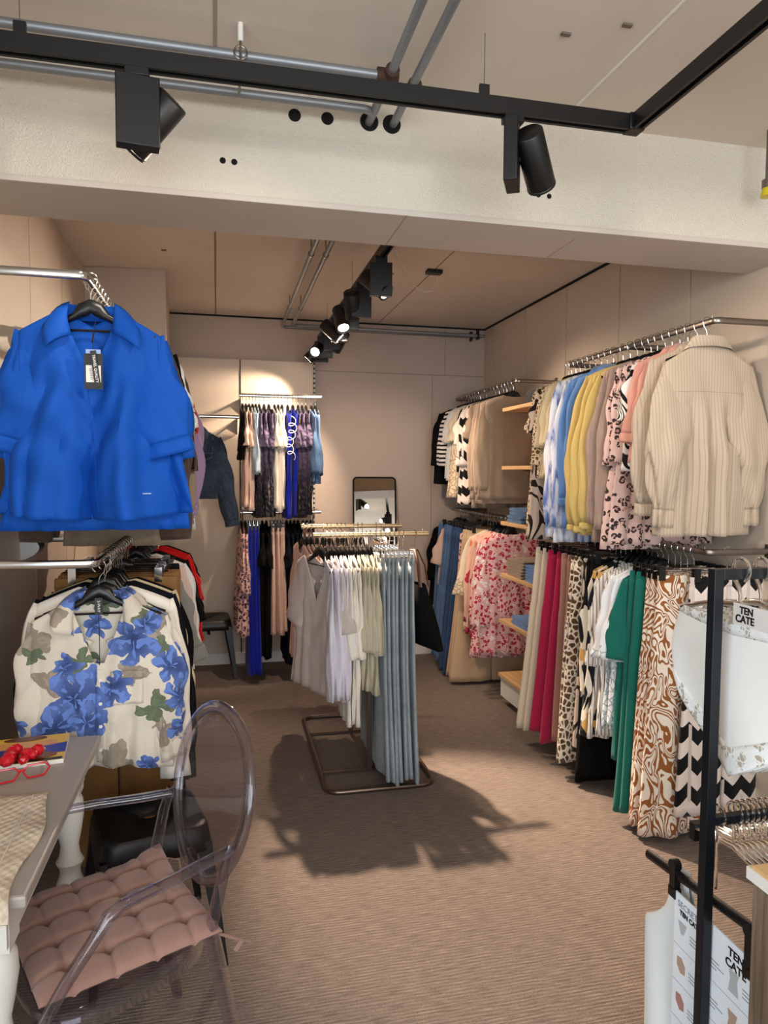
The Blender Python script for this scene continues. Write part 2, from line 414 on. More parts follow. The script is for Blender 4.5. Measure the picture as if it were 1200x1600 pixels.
# ------------------------------------------------------------------ pipes
def pipe(label, segs, group=None):
    t = thing('ceiling_pipe', label, 'pipe', group=group)
    for s in segs: G().tube(s, .0135, n=14).build('pipe_run', M_GREYPIPE, t)
    return t
def bendpts(a, c, b, r=.05, n=6):
    a, c, b = Vector(a), Vector(c), Vector(b); u = (a - c).normalized(); v = (b - c).normalized(); out = [a]
    for k in range(n + 1):
        t = k / n; out.append((c + u * r) * (1 - t) ** 2 + c * 2 * t * (1 - t) + (c + v * r) * t * t)
    return out + [b]
pz = 2.79
t = pipe('upper grey pipe running left along the front ceiling to a rusty joint', [[(-1.5, 2.12, pz), (.47, 2.14, pz)], [(.495, .2, pz), (.495, 2.12, pz)]])
G().tube([(.455, 2.14, pz), (.52, 2.14, pz)], .022, n=12).tube([(.495, 2.10, pz), (.495, 2.17, pz)], .022, n=12).build('joint', M_RUST, t)
G().tube([(.495, 2.15, pz), (.491, 2.46, 2.793)], .0135, n=12).build('pipe_run', M_GREYPIPE, t)
t = pipe('second grey front pipe coming from overhead and turning left below the beam top', [[(.582, .2, pz), (.575, 2.46, 2.793)]])
G().tube([(.58, 2.16, pz), (.58, 2.22, pz)], .022, n=12).build('joint', M_RUST, t)
t = pipe('lower grey pipe running left close to the textured beam face', [bendpts((-1.5, 2.33, pz), (.49, 2.345, pz), (.49, 2.5, pz), .04)])
t = thing('pipe_bracket', 'thin pipe hanger dropping from the front ceiling across both pipes', 'bracket')
q = ray_y(376, 95, 2.12)
G().tube([(q[0], 2.12, CZ), (q[0], 2.12, 2.76)], .004, n=6).tube([(q[0], 2.32, 2.78), (q[0], 2.12, 2.765)], .004, n=6).build('rod', M_STEEL, t)
G().tube([(q[0] + .018 * math.sin(a), 2.12, pz + .018 * math.cos(a)) for a in np.linspace(0, 2 * PI, 14)], .003, n=6).build('clamp', M_STEEL, t)
G().cyl((q[0], 2.12, CZ), (q[0], 2.12, CZ - .05), .008).build('anchor', M_WHITE, t)
for i, (x, lab) in enumerate(((.47, 'left of the two grey pipes crossing the rear ceiling towards the back wall'), (.55, 'right of the two grey pipes crossing the rear ceiling towards the back wall'))):
    yb = 5.9 - i * .09
    zc = 2.78
    t = pipe(lab, [bendpts((x, 2.6, zc), (x, yb, zc), (2.2, yb, zc - .01 * i), .06)])
    for yy in (3.9, 5.2): G().cyl((x, yy, zc), (x, yy, CZ), .0035, 6).tube([(x, yy - .008, zc), (x, yy + .008, zc)], .018, n=12).build('clip', M_STEEL, t)
    G().box(2.1 + .03 * i, 2.115 + .03 * i, yb - .02, yb + .02, zc - .04, zc + .04).build('end_clip', M_BLACK, t)

# ------------------------------------------------------------------ track lighting
TZ = 2.66
t = thing('lighting_track', 'black L-shaped lighting track hung on wires under the front ceiling', 'lighting track', (0, 0, 0))
def track_prof(g, a, b, w=.018, h=.017):
    g.tube([a, b], w, h, n=4, p=1)
def trackbox(p, q, ax):
    g = G()
    if ax == 'x': g.box(p[0], q[0], p[1] - .018, p[1] + .018, TZ - .005, TZ + .03).box(p[0], q[0], p[1] - .018, p[1] - .008, TZ - .016, TZ - .005).box(p[0], q[0], p[1] + .008, p[1] + .018, TZ - .016, TZ - .005)
    else: g.box(p[0] - .018, p[0] + .018, p[1], q[1], TZ - .005, TZ + .03).box(p[0] - .018, p[0] - .008, p[1], q[1], TZ - .016, TZ - .005).box(p[0] + .008, p[0] + .018, p[1], q[1], TZ - .016, TZ - .005)
    return g
trackbox((-1.5, 2.0), (1.215, 2.0), 'x').build('rail', M_BLACK, t, smooth=False)
trackbox((1.233, -.3), (1.233, 1.98), 'y').build('rail', M_BLACK, t, smooth=False)
G().box(1.205, 1.255, 1.975, 2.022, TZ - .018, TZ + .032).build('corner', M_BLACK, t, bevel=.003)
for x in (-.495, .745):
    G().box(x - .015, x + .015, 1.995, 2.005, TZ + .03, TZ + .065).build('hanging_clip', M_BLACK, t)
    G().cyl((x, 2, TZ + .05), (x, 2, CZ), .0012, 6).build('wire', M_STEEL, t)
t2 = thing('lighting_track', 'black straight lighting track running to the back wall under the rear ceiling', 'lighting track')
trackbox((.76, 2.95), (.76, 5.75), 'y').build('rail', M_BLACK, t2, smooth=False)
for y in (3.1, 4.25, 5.3):
    G().cyl((.76, y, TZ + .02), (.76, y, CZ), .0012, 6).build('wire', M_STEEL, t2)

def spotlamp(x, y, target, label, power, deg=46, side=(0, 1), turn=0, head='cyl', lens=True, group='track spotlights', col=LAMP, L=.15, z=TZ - .016, hz=.16, off=.055):
    t = thing('track_spotlight', label, 'spotlight', (x, y, z), group=group)
    sx, sy = side
    G().box(-.03, .03, -.017, .017, -.02, .012).build('adapter', M_BLACK, t, bevel=.002)
    bx = G().box(-.055, .055, -.020, .020, -.02 - hz, -.02).xf(Matrix.Rotation(math.radians(turn), 4, 'Z')); bx.build('driver_box', M_BLACK, t, bevel=.003)
    piv = Vector((sx * off, sy * off, -.11)); d = (Vector(target) - (Vector((x, y, z)) + piv)).normalized()
    h = G()
    a, b = piv - d * L * .5, piv + d * L * .5
    n = 28 if head == 'cyl' else 4
    h.tube([a, a + d * .004, b - d * .01, b], [.040, .0435, .0435, .0435], n=28)
    hd = h.build('lamp_head', M_BLACK, t)
    G().cyl((sx * .02, sy * .02, -.11), tuple(piv), .012).build('pivot', M_BLACK, t)
    if lens:
        G().tube([b, b + d * .0015], .033, n=28).build('lens', M_LENS, hd)
        G().tube([b + d * .001, b + d * .008], [.0435, .0425], n=28, cap=False).build('bezel', M_BLACK, hd, solid=.002)
        wp = Vector((x, y, z)) + b + d * .02
        spot('spot', wp, target, power, deg, col)
    return t
spotlamp(-.215, 2.0, (-.62, 2.28, 2.10), 'left black spotlight on the front track, broad square box before the tilted head', 7, 75, side=(.55, .9), turn=8, group=None, L=.17, hz=.18, off=.06, col=LAMPF)
spotlamp(.835, 2.0, (1.9, 3.1, 1.45), 'right black spotlight on the front track, cylinder tilted beside its slim box', 16, 80, side=(1, .1), turn=62, group=None, L=.17, hz=.18, off=.075, col=LAMPF)
rear = [  # y, side of the head, aim, watts, beam
    (3.45, (-.3, .9), (1.75, 2.7, 1.5), 75, 85, 'nearest rear-track spotlight, big square box with glowing lens, by the beam'),
    (3.95, (-1, 0), (1.1, 5.4, 1.0), 45, 90, 'rear-track spotlight just behind the nearest one, lens turned away'),
    (4.32, (-1, 0), (1.02, 2.8, 0), 430, 44, 'rear-track spotlight with round head pointing down, lens glowing white'),
    (4.72, (-1, 0), (1.9, 4.3, 1.4), 80, 90, 'rear-track spotlight in the middle of the row aimed right'),
    (5.05, (1, 0), (.42, 5.6, 1.75), 70, 75, 'rear-track spotlight aimed at the back rack of ruffled tops'),
    (5.40, (-1, 0), (-.3, 3.6, 1.3), 95, 95, 'second last rear-track spotlight before the back wall'),
    (5.62, (-1, 0), (-.2, 5.85, 1.6), 45, 90, 'last rear-track spotlight, closest to the back wall'),
]
for y, side, tg, pw, dg, lab in rear: spotlamp(.76, y, tg, lab, pw, dg, side, turn=-8)
# lamps on the near leg of the front track, above and behind the camera
for i, (y, tg, pw) in enumerate([(1.15, (-.35, 2.35, 1.75), 34), (.55, (1.95, 2.7, 1.6), 24), (.1, (-.3, 2.1, .9), 9), (-.2, (.6, 2.6, 2.5), 12)]):
    spotlamp(1.233, y, tg, ['front-track spotlight above the counter aimed at the blue blouses', 'front-track spotlight above the counter aimed at the beige shirt', 'front-track spotlight above the counter aimed at the chair', 'front-track spotlight above the counter aimed at the beam'][i], pw, 62, (-1, 0), group=None, col=LAMPF)

# sprinkler at the right edge
t = thing('sprinkler_head', 'small sprinkler fitting with a yellow disc at the right end of the beam', 'sprinkler', (1.975, 2.3, 2.66))
G().cyl((0, 0, .02), (0, 0, .21), .009).build('pipe', M_STEEL, t)
G().cyl((0, 0, .0), (0, 0, .03), .02).build('socket', M_STEEL, t)
G().cyl((0, 0, -.03), (0, 0, .0), .024, 20, .018).build('disc', simple('yellow plastic', '#d6c21c', .4), t)

# ------------------------------------------------------------------ rails and hangers
def wallrail(label, xr, xw, y0, y1, z, mat, oval=True, group=None, plate=False):
    """U-shaped garment rail: front bar along Y, two arms back to the wall"""
    t = thing('garment_rail', label, 'clothes rail', (xr, y0, z), group=group)
    L = y1 - y0; dx = xw - xr
    pts = [(dx, 0, 0)] + bendpts((dx * .9, 0, 0), (0, 0, 0), (0, L * .5, 0), .03)[1:-1] + bendpts((0, L * .5, 0), (0, L, 0), (dx * .9, L, 0), .03)[1:-1] + [(dx, L, 0)]
    G().tube(pts, .008, .0135, n=12, up=(0, 0, 1), p=.7).build('bar', mat, t)
    if plate:
        for yy in (0, L):
            n = 14
            poly = [(dx, yy - .002, .02)] + [(dx - math.copysign(.075, dx) * math.sin(PI * k / n) ** .7, yy - .002, .02 - .11 * k / n) for k in range(n + 1)]
            G().prism(poly, (0, .004, 0)).build('end_plate', mat, t, smooth=False)
    else:
        for yy in (0, L): G().box(dx - math.copysign(.01, dx) if dx > 0 else dx, dx if dx > 0 else dx + .01, yy - .015, yy + .015, -.04, .03).build('bracket', mat, t)
        G().cyl((0, .02, .012), (0, .02, .024), .003, 8).build('stop_knob', mat, t)
    return t

def hook_pts(h=.06, r=.021):
    """hook of a hanger: over the rail then down to the hanger neck"""
    pts = []
    for k in range(12):
        a = math.radians(-60 + 240 * k / 11)      # from open side over the top to the back
        pts.append((-r * math.cos(a), 0, r * math.sin(a)))
    # ends at a=180 deg -> x=+r ; then swing under to centre
    pts += [(r * .75, 0, -.018), (.004, 0, -.032), (0, 0, -.045), (0, 0, -h - .02)]
    return pts
HG = {}
def hanger_proto(kind):
    if kind in HG: return HG[kind]
    if kind == 'plastic':
        g = G(); n = 17; pts = []; A = []; B = []
        for k in range(n):
            x = -.205 + .41 * k / (n - 1); ax = abs(x)
            pts.append((x * .93, 0, -.080 - .024 * (1 - math.exp(-(ax / .035) ** 2)) - .36 * max(ax - .02, 0))); A.append(.012 if ax < .06 else .009); B.append(.022 if ax < .05 else .011)
        g.tube(pts, A, B, n=8, up=(0, 0, 1)); g.tube([(-.16, 0, -.155), (.16, 0, -.155)], .004, n=6)
        body = g; bm = M_PLAS
        hk = G().tube(hook_pts(), .0018, n=6)
        HG[kind] = [('body', body, bm), ('hook', hk, M_CHROME)]
    elif kind == 'clip':
        g = G().tube([(-.19, 0, -.085), (.19, 0, -.085)], .0035, n=6)
        c = []
        for s in (-1, 1):
            c.append(('clip', G().box(s * .155 - .014, s * .155 + .014, -.013, -.004, -.125, -.07).box(s * .155 - .014, s * .155 + .014, .004, .013, -.125, -.07).cyl((s * .155, -.014, -.09), (s * .155, .014, -.09), .006, 8), M_PLAS))
        hk = G().tube(hook_pts(.065), .0018, n=6)
        HG[kind] = [('bar', g, M_CHROME), ('hook', hk, M_CHROME)] + c
    elif kind == 'metalclip':
        g = G().tube([(-.19, 0, -.085), (.19, 0, -.085)], .0035, n=6)
        c = [('clip', G().box(s * .155 - .014, s * .155 + .014, -.012, -.004, -.125, -.07).box(s * .155 - .014, s * .155 + .014, .004, .012, -.125, -.07), M_CHROME) for s in (-1, 1)]
        HG[kind] = [('bar', g, M_CHROME), ('hook', G().tube(hook_pts(.065), .0018, n=6), M_CHROME)] + c
    HG[kind] = [(n_, gg.build(n_, m_).data, m_) for n_, gg, m_ in HG[kind]]
    for n_, me, m_ in HG[kind]:
        for o in [o for o in bpy.data.objects if o.data == me]: bpy.data.objects.remove(o)
    return HG[kind]
def put_hanger(kind, loc, rotz, label, group):
    t = thing('clip_hanger' if 'clip' in kind else 'coat_hanger', label, 'hanger', loc, rotz, group)
    for n_, me, m_ in hanger_proto(kind):
        o = bpy.data.objects.new(n_, me); COL.objects.link(o); o.parent = t
    return t

# ------------------------------------------------------------------ garments (local: x width, -y front, z down from rail)
def body_mesh(rs, Wsh=.20, L=.65, Wh=.25, D0=.017, D1=.03, neck=(.07, .05, .015), ntype='u', zn=-.095, zs=-.15, folds=5, amp=.012, hem=.0, power=1.0, N=64, Mr=22, waist=0.0, hemcurve=0.0, flat=.55, depthbias=0.0):
    th = np.linspace(0, 2 * PI, N, endpoint=False)
    cx = np.sign(np.cos(th)) * np.abs(np.cos(th)) ** .75; sy = np.sign(np.sin(th)) * np.abs(np.sin(th)) ** flat
    ph = rs.uniform(0, 6.28, 8); rows = []
    for i in range(Mr + 1):
        v = i / Mr
        Wv = Wsh + (Wh - Wsh) * v ** power - waist * math.sin(PI * min(v * 1.3, 1))
        Dv = D0 + (D1 - D0) * min(1, v * 1.6) ** .8
        x = Wv * cx
        xs = Wsh * cx; ax = np.abs(xs)
        zt = np.where(ax < .07, zn + (.07 - ax) * .0, zn + (zs - zn) * np.clip((ax - .07) / max(Wsh - .07, .01), 0, 1.2) ** 1.15)
        nw, fd, bd = neck
        u = np.clip(ax / nw, 0, 1)
        if ntype == 'v': prof = 1 - u
        elif ntype == 'sq': prof = (u < .92).astype(float)
        else: prof = np.sqrt(np.clip(1 - u ** 2, 0, 1))
        front = sy < -.02
        zt = zt - np.where(front, fd * prof, bd * prof)
        zb = -L - hemcurve * (1 - (cx) ** 2) * 1.0 + hem * np.sin(3 * cx + ph[0])
        z = zt + (zb - zt) * v
        cr_ = lambda q: 1 - 2 * np.abs(np.sin(q * .5)) ** .8      # rounded ridges between sharp valleys
        f = amp * (v ** 1.1) * (.9 * cr_(folds * cx * PI * 1.3 + ph[1] + .8 * v) + .5 * np.sin(folds * 1.7 * cx * PI + ph[2] - 1.2 * v) + .3 * cr_(folds * 3.7 * cx * PI + ph[6] + 2 * v))
        f = f + amp * .28 * np.sin(PI * v) * np.sin(7 * v * 3 + 5 * cx + ph[7]) * np.sin(9 * cx - 4 * v + ph[0])
        f2 = amp * .6 * v * np.sin(folds * 1.3 * cx * PI + ph[3]) * sy
        wr = .003 * np.sin(9 * v * PI * .5 + 6 * cx + ph[4]) * np.sign(sy)
        y = Dv * sy + f + f2 + wr
        x = x + amp * .5 * v * np.sin(5 * v + ph[5] + 3 * sy)
        rows.append(np.stack([x, y, z], 1))
    return G().grid(rows, closed_u=True)
def sleeve_mesh(rs, s, Wsh=.20, zs=-.15, L=.5, r0=.09, r1=.055, a0=40, a1=78, yf=.42, puff=0.0, N=22, Mr=18, crum=.006, swing=0.0, ystart=0.0):
    a_ = math.radians(a0); pos = np.array([Wsh + .004 - r0 * math.sin(a_), 0, zs + .004 - r0 * math.cos(a_)]); rows = []; ph = rs.uniform(0, 6.28, 4)
    for i in range(Mr + 1):
        t = i / Mr; a = math.radians(a0 + (a1 - a0) * min(1, t * 1.7) ** .8)
        d = np.array([math.cos(a), swing * t, -math.sin(a)]); up = np.array([math.sin(a), 0, math.cos(a)])
        r = r0 + (r1 - r0) * t + puff * math.sin(PI * t ** 1.6) ; th = np.linspace(0, 2 * PI, N, endpoint=False)
        rr = r + crum * np.sin(3 * th + ph[0] + 7 * t) + crum * np.sin(5 * th + ph[1] - 9 * t) + crum * .9 * np.sin(16 * t + 2 * np.sin(th + ph[2])) * np.sin(PI * t)
        rr = rr - crum * 1.2 * np.abs(np.sin(4 * th + ph[3] + 2.5 * t)) * t
        P = pos + np.outer(rr * np.cos(th), up) + np.array([0, ystart * min(1, t * 2.5), 0]) + np.outer(rr * np.sin(th) * yf * (.14 + .86 * min(1, t * 1.5) ** 1.3), [0, 1, 0])
        P[:, 0] *= s; rows.append(P); pos = pos + d * L / Mr
    return G().grid(rows, closed_u=True), rows
def band_from(row, d, h=.04, grow=1.06):
    c = row.mean(0); out = []
    for k, t in enumerate((-.02, .3, .7, 1.0)): out.append(c + (row - c) * (grow if 0 < k < 3 else grow * .98) + np.array(d) * h * t)
    return G().grid(out, closed_u=True)
def collar_mesh(nw=.075, D=.035, zn=-.09, fd=.05, wdt=.055, pt=.05, n=33, stand=.018, spread=1.0, y0=0.0):
    rows = [[], [], []]
    for k in range(n):
        s = -1 + 2 * k / (n - 1); ph = s * PI * .86
        x = nw * math.sin(ph); y = D * math.cos(ph) + y0; z = zn + .004 - fd * max(0, abs(s) - .35) ** 1.5 * 1.6
        o = np.array([math.sin(ph), math.cos(ph) * .55, 0.0]); e = abs(s) ** 5
        rows[0].append((x * .96, y, z)); rows[1].append((x * 1.0 + o[0] * .004, y * 1.0 + o[1] * .006, z + stand))
        wd = wdt * (.75 + .25 * abs(s)); outx = math.copysign(pt * e * spread, s)
        rows[2].append((x + o[0] * (.016 + wd * .45) + outx, y + o[1] * .03 - .010 * e - .004, z + stand - wd - pt * e * .5))
    return G().grid(rows)

def make_top(name, mat, seed=0, sleeve='short', collar=False, cuffs=False, placket=False, pocket=False, trim_mat=None, bk=None, sk=None, buttons=None):
    """builds a set of (part name, mesh, material) for a garment"""
    rs = np.random.RandomState(seed); bk = dict(bk or {}); sk = dict(sk or {})
    parts = []; b = body_mesh(rs, **bk); parts.append(('body', b, mat))
    Wsh = bk.get('Wsh', .20); zs = bk.get('zs', -.15)
    if sleeve:
        d = dict(short=dict(L=.24, r0=.10, r1=.085, a0=62, a1=74), long=dict(L=.60, r0=.09, r1=.05, a0=66, a1=88), mid=dict(L=.42, r0=.095, r1=.065, a0=64, a1=82), puff=dict(L=.28, r0=.09, r1=.08, a0=66, a1=76, puff=.02), balloon=dict(L=.58, r0=.085, r1=.05, a0=66, a1=88, puff=.028))[sleeve]
        d.update(sk)
        for s in (-1, 1):
            g, rows = sleeve_mesh(rs, s, Wsh, zs, **d); parts.append(('sleeve', g, mat))
            if cuffs: parts.append(('cuff', band_from(rows[-1], rows[-1].mean(0) - rows[-3].mean(0), h=cuffs / max(.001, np.linalg.norm(rows[-1].mean(0) - rows[-3].mean(0)))), trim_mat or mat))
    nw, fd, bd = bk.get('neck', (.07, .05, .015)); zn = bk.get('zn', -.095)
    if collar: parts.append(('collar', collar_mesh(nw * 1.05, .03, zn, min(fd, .07)), trim_mat or mat))
    L = bk.get('L', .65); D = bk.get('D1', .03)
    return parts

def finalize(parts):
    out = []
    for n_, g, m_ in parts:
        me = bpy.data.meshes.new(n_); me.from_pydata(g.v, [], g.f); me.update(); me.materials.append(m_)
        for p in me.polygons: p.use_smooth = True
        out.append((n_, me, m_))
    return out
def put_garment(name, cat, parts, loc, rotz, label, group=None):
    t = thing(name, label, cat, loc, rotz, group); zr = random.Random(hash((round(loc[0], 3), round(loc[1], 3)))); t.scale = (zr.uniform(.97, 1.03), 1, zr.uniform(.97, 1.02))
    for n_, me, m_ in parts:
        o = bpy.data.objects.new(n_, me); COL.objects.link(o); o.parent = last if n_ == 'cuff' else t
        if n_ == 'sleeve': last = o
        if n_ in ('body', 'sleeve', 'leg', 'skirt', 'collar', 'cuff', 'waistband', 'hem_band'):
            md = o.modifiers.new('s', 'SOLIDIFY'); md.thickness = .0016; md.offset = 1
    return t

def make_pants(mat, seed=0, W=.19, L=1.05, Wh=.15, flare=1.0, D=.016, zw=-.105, amp=.008, legsep=.0, crotch=.28, waist_mat=None, Wk=None):
    rs = np.random.RandomState(seed); parts = []; N = 40
    th = np.linspace(0, 2 * PI, N, endpoint=False); cx = np.sign(np.cos(th)) * np.abs(np.cos(th)) ** .7; sy = np.sign(np.sin(th)) * np.abs(np.sin(th)) ** .6
    rows = [np.stack([W * cx * k, D * .8 * sy, np.full(N, z)], 1) for k, z in ((.99, zw), (1.0, zw - .004), (1.01, zw - .035), (1.0, zw - .04))]
    parts.append(('waistband', G().grid(rows, closed_u=True), waist_mat or mat))
    # hips as part of each leg: left and right half tubes
    for s in (-1, 1):
        ph = rs.uniform(0, 6.28, 6); rows = []; Mr = 26
        for i in range(Mr + 1):
            v = i / Mr; z = zw - .03 - (L - .03) * v; q = v * L
            wt = W * .5
            ww = wt + (Wh * .5 - wt) * v ** flare if not Wk else (wt + (Wk * .5 - wt) * min(1, v / .45) if v < .45 else Wk * .5 + (Wh * .5 - Wk * .5) * ((v - .45) / .55) ** 1.3)
            c = s * (W * .5 + (Wh * .5 - W * .5) * v * .9) + s * .004 * (v > crotch)
            x = c + ww * cx + .006 * v * np.sin(4 * v + ph[0])
            y = (D * (.9 + .5 * v)) * sy + amp * v * (np.sin(3 * cx + ph[1] + 2 * v) + .6 * np.sin(6.5 * cx + ph[2] + 1.2 * s)) + s * .004 * v
            rows.append(np.stack([x, y, np.full(N, z)], 1))
        parts.append(('leg', G().grid(rows, closed_u=True), mat))
    return parts
def make_skirt(mat, seed=0, W=.18, L=.8, Wh=.26, amp=.02, folds=7, D1=.045, zw=-.105, waist_mat=None):
    rs = np.random.RandomState(seed); N = 72
    th = np.linspace(0, 2 * PI, N, endpoint=False); cx = np.sign(np.cos(th)) * np.abs(np.cos(th)) ** .8; sy = np.sign(np.sin(th)) * np.abs(np.sin(th)) ** .6
    ph = rs.uniform(0, 6.28, 6); rows = []
    for i in range(25):
        v = i / 24; w_ = W + (Wh - W) * v; d = .014 + (D1 - .014) * v
        y = d * sy + amp * (.15 + v) * np.sin(folds * cx * 2 + ph[0] + .5 * v) + amp * .5 * v * np.sin(folds * 3.3 * cx + ph[1])
        rows.append(np.stack([w_ * cx + .006 * np.sin(9 * th + ph[2]) * v, y, np.full(N, zw - .02 - L * v)], 1))
    wb = [np.stack([W * cx * k, .013 * sy, np.full(N, z)], 1) for k, z in ((.99, zw), (1.02, zw - .006), (1.02, zw - .026), (1.0, zw - .032))]
    return [('waistband', G().grid(wb, closed_u=True), waist_mat or mat), ('skirt', G().grid(rows, closed_u=True), mat)]
from mathutils.bvhtree import BVHTree
def bvh_of(g): return BVHTree.FromPolygons([Vector(p) for p in g.v], g.f)
def on_front(bv, x, z, off=.003, side=-1):
    h = bv.ray_cast(Vector((x, side * .6, z)), Vector((0, -side, 0)))
    y = h[0].y if h[0] is not None else side * .02
    return Vector((x, y + side * off, z))
def patch(bv, x0, x1, z0, z1, off=.004, side=-1, n=10, m=10, skew=0.0, fn=None):
    P = []
    for i in range(m + 1):
        row = []
        for j in range(n + 1):
            x = x0 + (x1 - x0) * j / n; z = z0 + (z1 - z0) * i / m
            x += skew * (i / m)
            if fn: x, z = fn(x, z, j / n, i / m)
            row.append(on_front(bv, x, z, off, side))
        P.append(row)
    return G().grid(P)
def seam(bv, pts, r=.0012, off=.0015, side=-1):
    return G().tube([on_front(bv, x, z, off, side) for x, z in pts], r, n=5)

# ------------------------------------------------------------------ rails on the walls
wallrail('dark steel upper rail on the right wall, nearest section with the beige shirts', 1.97, XR, 2.555, 3.19, 2.23, M_STEEL, group=None)
wallrail('dark steel upper rail on the right wall, second section from the front', 1.97, XR, 3.205, 3.83, 2.23, M_STEEL)
wallrail('dark steel upper rail on the right wall, far section past the shelves', 1.97, XR, 4.57, 5.88, 2.23, M_STEEL)
wallrail('dark steel lower rail on the right wall, nearest section behind the black stand', 1.97, XR, 2.555, 3.19, 1.27, M_STEEL)
wallrail('dark steel lower rail on the right wall, second section from the front', 1.97, XR, 3.205, 3.83, 1.27, M_STEEL)
wallrail('dark steel lower rail on the right wall, far section with the jeans', 1.97, XR, 4.57, 5.88, 1.27, M_STEEL)
wallrail('chrome upper rail on the left wall carrying the royal blue blouses', -.40, XL, 2.29, 3.26, 2.18, M_CHROME, plate=True)
wallrail('chrome upper rail on the left wall, rear section', -.40, XL, 3.36, 4.5, 2.18, M_CHROME, plate=True)
wallrail('chrome lower rail on the left wall carrying the blue floral shirt', -.40, XL, 2.38, 3.26, 1.30, M_CHROME, plate=True)
wallrail('chrome lower rail on the left wall, rear section', -.40, XL, 3.36, 4.5, 1.30, M_CHROME, plate=True)
def backrail(label, x0, x1, z, y=5.48):
    t = thing('garment_rail', label, 'clothes rail', (x0, y, z))
    L = x1 - x0; dy = 5.9 - y
    G().tube([(0, 0, 0), (L, 0, 0)], .0135, .008, n=12, up=(0, 1, 0), p=.7).build('bar', M_CHROME, t)
    for xx in (.01, L - .01): G().box(xx - .006, xx + .006, 0, dy, -.012, .012).prism([(xx - .003, dy, .01), (xx - .003, dy - .09, -.012), (xx - .003, dy, -.12)], (.006, 0, 0)).build('arm', M_CHROME, t, smooth=False)
    return t
backrail('chrome upper rail on the back wall with the ruffled tops', .12, .74, 2.17)
backrail('chrome lower rail on the back wall with the blue trousers', .14, .74, 1.28)
backrail('chrome rail on the back wall behind the dark denim jacket', -.84, .115, 2.01, 5.55)

# ------------------------------------------------------------------ rack filling
ORD = ['first', 'second', 'third', 'fourth', 'fifth', 'sixth', 'seventh', 'eighth', 'ninth']
NUM = ['', 'one', 'two', 'three', 'four', 'five', 'six', 'seven', 'eight', 'nine']
GSEED = [100]
def fill(axis, fixed, z, rot, where, items, hk='plastic', jit=3.5):
    """items: (position along rail, short text, category, builder(seed), n, spacing, extra dict)"""
    for it in items:
        pos, short, cat, bld, n, sp = it[:6]; ex = it[6] if len(it) > 6 else {}
        parts = [finalize(bld(GSEED[0] + k)) for k in range(min(n, 2))]; GSEED[0] += 3
        for k in range(n):
            rs = random.Random(GSEED[0] * 31 + k)
            p = pos + k * sp; off = ex.get('off', 0)
            loc = (fixed + off, p, z) if axis == 'y' else (p, fixed + off, z)
            rz = math.radians(rot + ex.get('turn', 0) + rs.uniform(-jit, jit))
            frm = 'from the front' if axis == 'y' else 'from the left'
            lab = f"{short}, {where}" if n == 1 else f"{short}, {ORD[k]} of {NUM[n]} {frm}, {where}"
            hl = f"hanger holding the {short}, {where}" if n == 1 else f"hanger holding {ORD[k]} {short} {frm}, {where}"
            put_garment(ex.get('name', cat.replace(' ', '_')), cat, parts[k % len(parts)], loc, rz, lab, (f"{short}s, {where}" if n > 1 else None))
            kind = ex.get('hk', hk); put_hanger(kind, loc, rz, hl.replace('hanger', 'clip hanger' if 'clip' in kind else 'black hanger', 1), f"hangers of {where}")

def T(mat, sleeve='short', L=.62, Wh=.23, Wsh=.2, amp=.010, neck=(.075, .06, .015), ntype='u', collar=False, cuffs=0, sk=None, D1=.024, folds=4, **kw):
    return lambda sd: make_top('top', mat, sd, sleeve, collar, cuffs, bk=dict(L=L, Wh=Wh, Wsh=Wsh, amp=amp, neck=neck, ntype=ntype, D1=D1, folds=folds, **kw), sk=sk)
def P_(mat, **k): return lambda sd: make_pants(mat, sd, **k)
def S_(mat, **k): return lambda sd: make_skirt(mat, sd, **k)

# fabrics
beige = cloth('beige pinstripe', '#bdaa94', 'stripes', '#a89682', sc=1.25)
beige2 = cloth('beige plain', '#c4b29c')
pink = cloth('dusty pink twill', '#d59a88')
leop_pink = cloth('pink leopard', '#dcb9ae', 'leopard', '#3a2e2e', '#c48f86', sc=1.0)
zeb_bw = cloth('zebra stripes', '#e8dfd6', 'zebra', '#17151a', sc=1.2)
mauve = cloth('mauve rib knit', '#b39a8c', 'rib', '#8e7668')
yellow = cloth('mustard yellow crinkle', '#cfb36c')
dblue = cloth('blue chambray', '#6288bd', 'plain')
tied = cloth('blue white tie dye', '#e3e3ea', 'tiedye', '#5a72ad')
creamy = cloth('cream linen', '#dccaa4')
leop = cloth('brown giraffe print', '#e6d3b2', 'giraffe', '#4a2f1c', '#8a5a34', sc=1.5)
leafz = cloth('dark leaf print', '#cdb7a4', 'zebra', '#2a1f1b', sc=1.0)
taupe = cloth('taupe knit', '#97836f'); taupe2 = cloth('light taupe suiting', '#b39c88')
chev = cloth('black white chevron', '#e2d3c8', 'chevron', '#0c0b0d', sc=.7)
black = cloth('black fabric', '#080708', sheen=0); navy = cloth('navy fabric', '#0c0e18', sheen=0)
lace = cloth('cream embroidered', '#ddcdb4', 'embro', '#b29470')
white = cloth('white cotton', '#e6e4e2'); offwhite = cloth('off white', '#ede4d6')
stripebw = cloth('black white diagonal', '#e4dcd4', 'hstripes', '#131216', sc=.7)
swirl = cloth('brown swirl print', '#e9dccb', 'swirl', '#94592c', sc=1.75)
teal = cloth('teal viscose', '#17685b')
wlace = cloth('white embroidered voile', '#e9eaec', 'embro', '#9fb0b4')
bstripe = cloth('white brown pinstripe', '#e4ddd6', 'stripes', '#6b5b50', sc=1.0)
abst = cloth('abstract black cream print', '#e0d6c4', 'abstract', '#14161c', '#c59d5e')
giraffe = cloth('giraffe print', '#e0d2bc', 'giraffe', '#1d1714', '#7a5940', sc=1.1)
rasp = cloth('raspberry crepe', '#a81f43'); rose = cloth('old rose corduroy', '#9c6f60')
